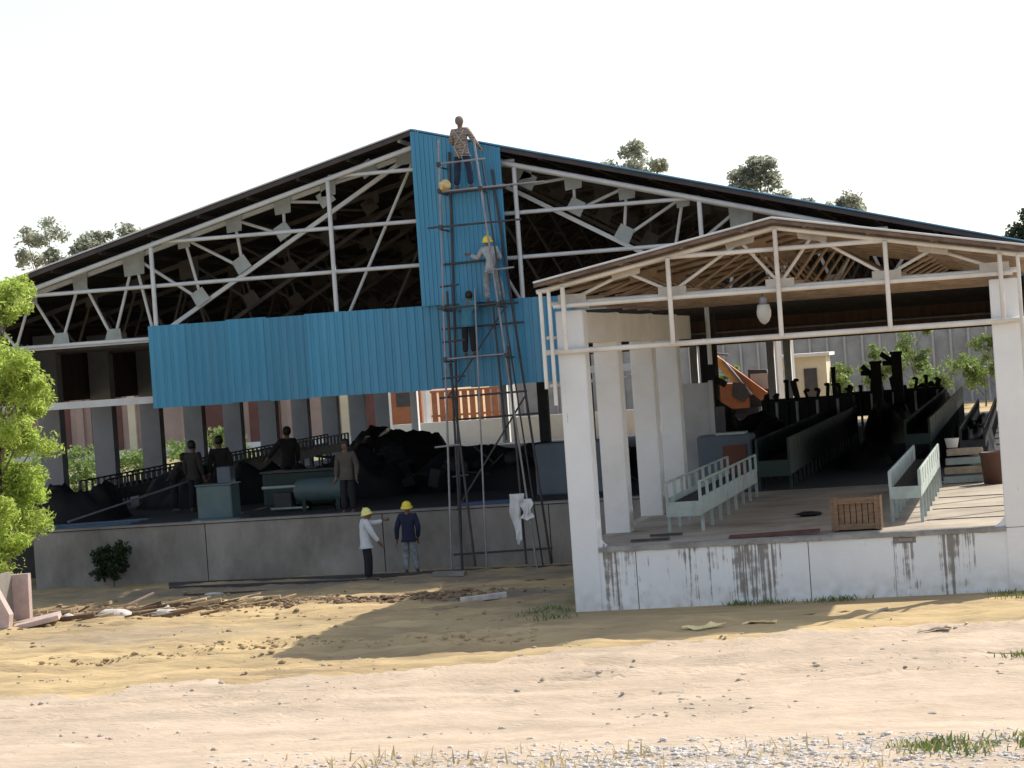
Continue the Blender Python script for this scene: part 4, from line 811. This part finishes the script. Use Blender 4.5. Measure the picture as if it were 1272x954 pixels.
tufts('green_weeds', [(-1.0+random.uniform(-.5, 1.5), 24.6+random.uniform(0, .8), .2) for _ in range(16)] + [(-.3, 41.2, .25), (.1, 40.9, .3), (-.6, 41.7, .2), (.3, 41.5, .3), (-.35, 33.5, .12), (-.2, 33.4, .15), (-8.5, 42.4, .25), (-8.7, 41.8, .2), (-8.35, 41.3, .2), (-4.6, 41.95, .2), (-3.7, 41.95, .25), (-3.3, 41.98, .2), (-5.2, 41.98, .15)], 60, .09, grassM, 'green weeds at the wall foot and road corner', 'weeds')

# ---------------------------------------------------------------- things on the ground
bk = thing('broken_concrete_box', 'broken pink concrete pillar block under the green tree', 'concrete block', (-19.6, 43.9, .2))
def slab(name, pts, y0, y1, m, par): return prism(name, pts, y0, y1, m, par)
zb = gz(-19.6, 43.8)
slab('front_slab', [(-21.4, zb-.1), (-19.72, zb-.12), (-19.66, zb+.3), (-20.0, zb+.98), (-21.4, zb+.95)], 43.9, 44.1, pinkc, bk)
slab('rear_slab', [(-20.2, zb), (-19.72, zb), (-19.7, zb+1.0), (-20.18, zb+.98)], 45.0, 45.15, pinkc, bk)
box('side_wall', -20.15, -20.05, 44.1, 45.0, zb, zb+1.05, concrete, bk)
tag(obox('fallen_slab', (-19.3, 44.4, gz(-19.3, 44.4)+.14), (.9, .4, .1), (R(8), R(-10), R(12)), pinkc), 'fallen pink slab leaning against broken concrete pillar', 'slab')
clodwood = M('brown_wet_wood', (.14, .085, .05), .9, .35, 5)
rnd = random.Random(11)
for k in range(90):
    x, y = rnd.uniform(-20.4, -15.4), rnd.uniform(45.0, 50.5)
    y = 46.0+(x+19.5)*.25+rnd.gauss(0, 1.0)
    L = rnd.uniform(.25, .95); a = rnd.gauss(.15, .5); z = gz(x, y)+.035
    tag(tube('broken_stick', (x-L/2*math.cos(a), y-L/2*math.sin(a), z), (x+L/2*math.cos(a), y+L/2*math.sin(a), z+rnd.uniform(0, .12)), rnd.uniform(.012, .045), stick if k % 3 else clodwood, None, 'box' if k % 2 else 'tube'), 'broken stick in debris strip right of the pink block', 'stick', 'broken sticks in the debris strip')
tag(tube('propped_stick', (-19.0, 48.2, gz(-19, 48.2)+.02), (-18.4, 48.5, gz(-18.4, 48.5)+.3), .025, M('pinkish_wood', (.5, .38, .33), .8)), 'pale pinkish stick propped up out of the debris', 'stick')
for k, (x, y, r, sq, lab) in enumerate(((-18.0, 45.2, .26, (1.6, .8, .45), 'largest white rubble chunk in the debris strip'), (-17.1, 45.7, .2, (1.8, .7, .4), 'flat pale rubble chunk right of the largest white one'), (-16.1, 48.7, .22, (1.7, .7, .5), 'white rubble chunk at the right end of debris strip'), (-16.6, 48.4, .14, (1, 1, .7), 'small white rubble chunk at right end of debris'), (-18.3, 52.0, .14, (1.6, .7, .5), 'white chunk at the foot of platform wall left'), (-17.4, 46.6, .1, (1, 1, .8), 'small white block amid brown sticks'), (-18.9, 45.0, .13, (1, .8, .6), 'small tan chunk next to the fallen slab'))):
    lump('rubble_chunk', (x, y, gz(x, y)+r*.25), r, stonew, lab, 'rubble', 50+k, sq, None, 2)
for k, (x0, x1, y, r, lab) in enumerate(((-20.5, -13.7, 54.9, .06, 'long dark steel rail lying along the platform foot'), (-20.2, -15.0, 54.2, .05, 'second dark rail lying before the long one'), (-19.2, -17.2, 52.5, .04, 'short dark bar lying on the sand at left'), (-14.2, -9.0, 55.2, .05, 'dark rail lying under the scaffold legs'), (-13.6, -10.4, 50.6, .035, 'thin dark pipe lying across the shaded ground'))):
    a = .01*(k-2); tag(tube('steel_rail', (x0, y-a*10, gz(x0, y)+r*.5), (x1, y+a*10, gz(x1, y)+r*.5), r*.7, rusty, None, 'box'), lab, 'rail')
tag(obox('stone_slab', (-13.25, 53.9, gz(-13.25, 53.9)+.04), (.75, .35, .1), (0, R(2), R(3)), concrete), 'flat grey stone slab on the ground, right of navy worker', 'slab')
tag(obox('rubble_strip', (-10.5, 45.3, gz(-10.5, 45.3)+.05), (.9, .18, .1), (0, R(-3), R(14)), stonew), 'pale rubble strip on shaded ground left of the bay', 'rubble')
for k, (x, y, sx, sy, a, lab) in enumerate(((-4.45, 38.6, .55, .30, 8, 'pale yellow crumpled sheet on road before the bay'), (-5.3, 38.3, .7, .14, 5, 'thin pale yellow strip beside the crumpled sheet'), (-.35, 34.2, .9, .2, 6, 'flat pale board at the right edge by green tuft'), (-1.6, 36.6, .5, .12, 4, 'small pale board on the road at right'), (-3.2, 40.3, 1.4, .1, 8, 'long pale board lying at the edge of the bay shadow'))):
    V, F = [], []; n = 8
    for j in range(n+1):
        for i in range(n+1):
            u, v = (i/n-.5)*sx, (j/n-.5)*sy; p = Vector((u*6+k, v*6, 2)); c, s = math.cos(R(a)), math.sin(R(a)); px, py = x+u*c-v*s+.03*noise.noise(p), y+u*s+v*c+.03*noise.noise(p+Vector((9, 0, 0)))
            V.append((px, py, gz(px, py)+.03+.06*abs(noise.noise(p*1.3))))
    for j in range(n):
        for i in range(n): F.append([j*(n+1)+i, j*(n+1)+i+1, (j+1)*(n+1)+i+1, (j+1)*(n+1)+i])
    o = mesh_obj('scrap_sheet', V, F, paper if k < 2 else wood2); md = o.modifiers.new('solid', 'SOLIDIFY'); md.thickness = .015; tag(o, lab, 'scrap')
# loose stones (uncountable)
def stones(name, n, area, smin, smax, m, label, flat=.6):
    bm = bmesh.new(); bmesh.ops.create_icosphere(bm, subdivisions=1, radius=1); bv = [v.co.copy() for v in bm.verts]; bf = [[v.index for v in f.verts] for f in bm.faces]; bm.free()
    V, F = [], []
    for _ in range(n):
        x, y = area()
        for _k in range(7):
            if noise.noise(Vector((x*.55, y*1.1, 3.3))) > .1 or 'loose' not in name and 'yard' not in name: break
            x, y = area()
        s = smin+(smax-smin)*random.random()**3; z = gz(x, y)+s*.25; k = len(V); q = Quaternion(Vector((random.gauss(0, 1), random.gauss(0, 1), random.gauss(0, 1))).normalized(), random.uniform(0, 3))
        sc3 = (random.uniform(.7, 1.4), random.uniform(.6, 1.1), flat*random.uniform(.6, 1.2))
        for v in bv: p = q @ v*(1+random.uniform(-.15, .15)); V.append((x+p.x*s*sc3[0], y+p.y*s*sc3[1], z+p.z*s*sc3[2]))
        F += [[k+i for i in f] for f in bf]
    o = mesh_obj(name, V, F, m); return tag(o, label, 'gravel', None, 'stuff')
stones('loose_stones', 1100, lambda: (random.uniform(-17, .8), random.triangular(27, 41.5, 30)), .008, .05, stone, 'small loose stones scattered over the pale road')
stones('yard_stones', 900, lambda: (random.uniform(-22, -8.6), random.uniform(35, 54)), .01, .06, M('sand_lumps', (.36, .265, .155), .95, .4, 5), 'small stones and clods over the sandy yard')
stones('roadside_gravel', 11000, lambda: (random.gauss(-3.6, 2.4), random.triangular(23.6, 26.6, 24.6)), .012, .042, stonew, 'whitish gravel heaped along the near roadside')
clod = M('brown_clods', (.22, .15, .09), .95, .4, 5)
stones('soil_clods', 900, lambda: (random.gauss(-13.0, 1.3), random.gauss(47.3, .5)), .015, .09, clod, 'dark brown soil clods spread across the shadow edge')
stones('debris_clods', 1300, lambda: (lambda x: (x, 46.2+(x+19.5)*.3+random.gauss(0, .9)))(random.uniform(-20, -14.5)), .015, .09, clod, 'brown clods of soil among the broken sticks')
def rim():
    x = random.uniform(-16.5, -8.0); return (x, 38.6+.5*math.sin(x*.9)+random.gauss(0, .22))
stones('sand_rim', 500, rim, .012, .06, M('sand_clods', (.42, .31, .17), .95, .25, 5), 'row of sandy clods along the wheel track')
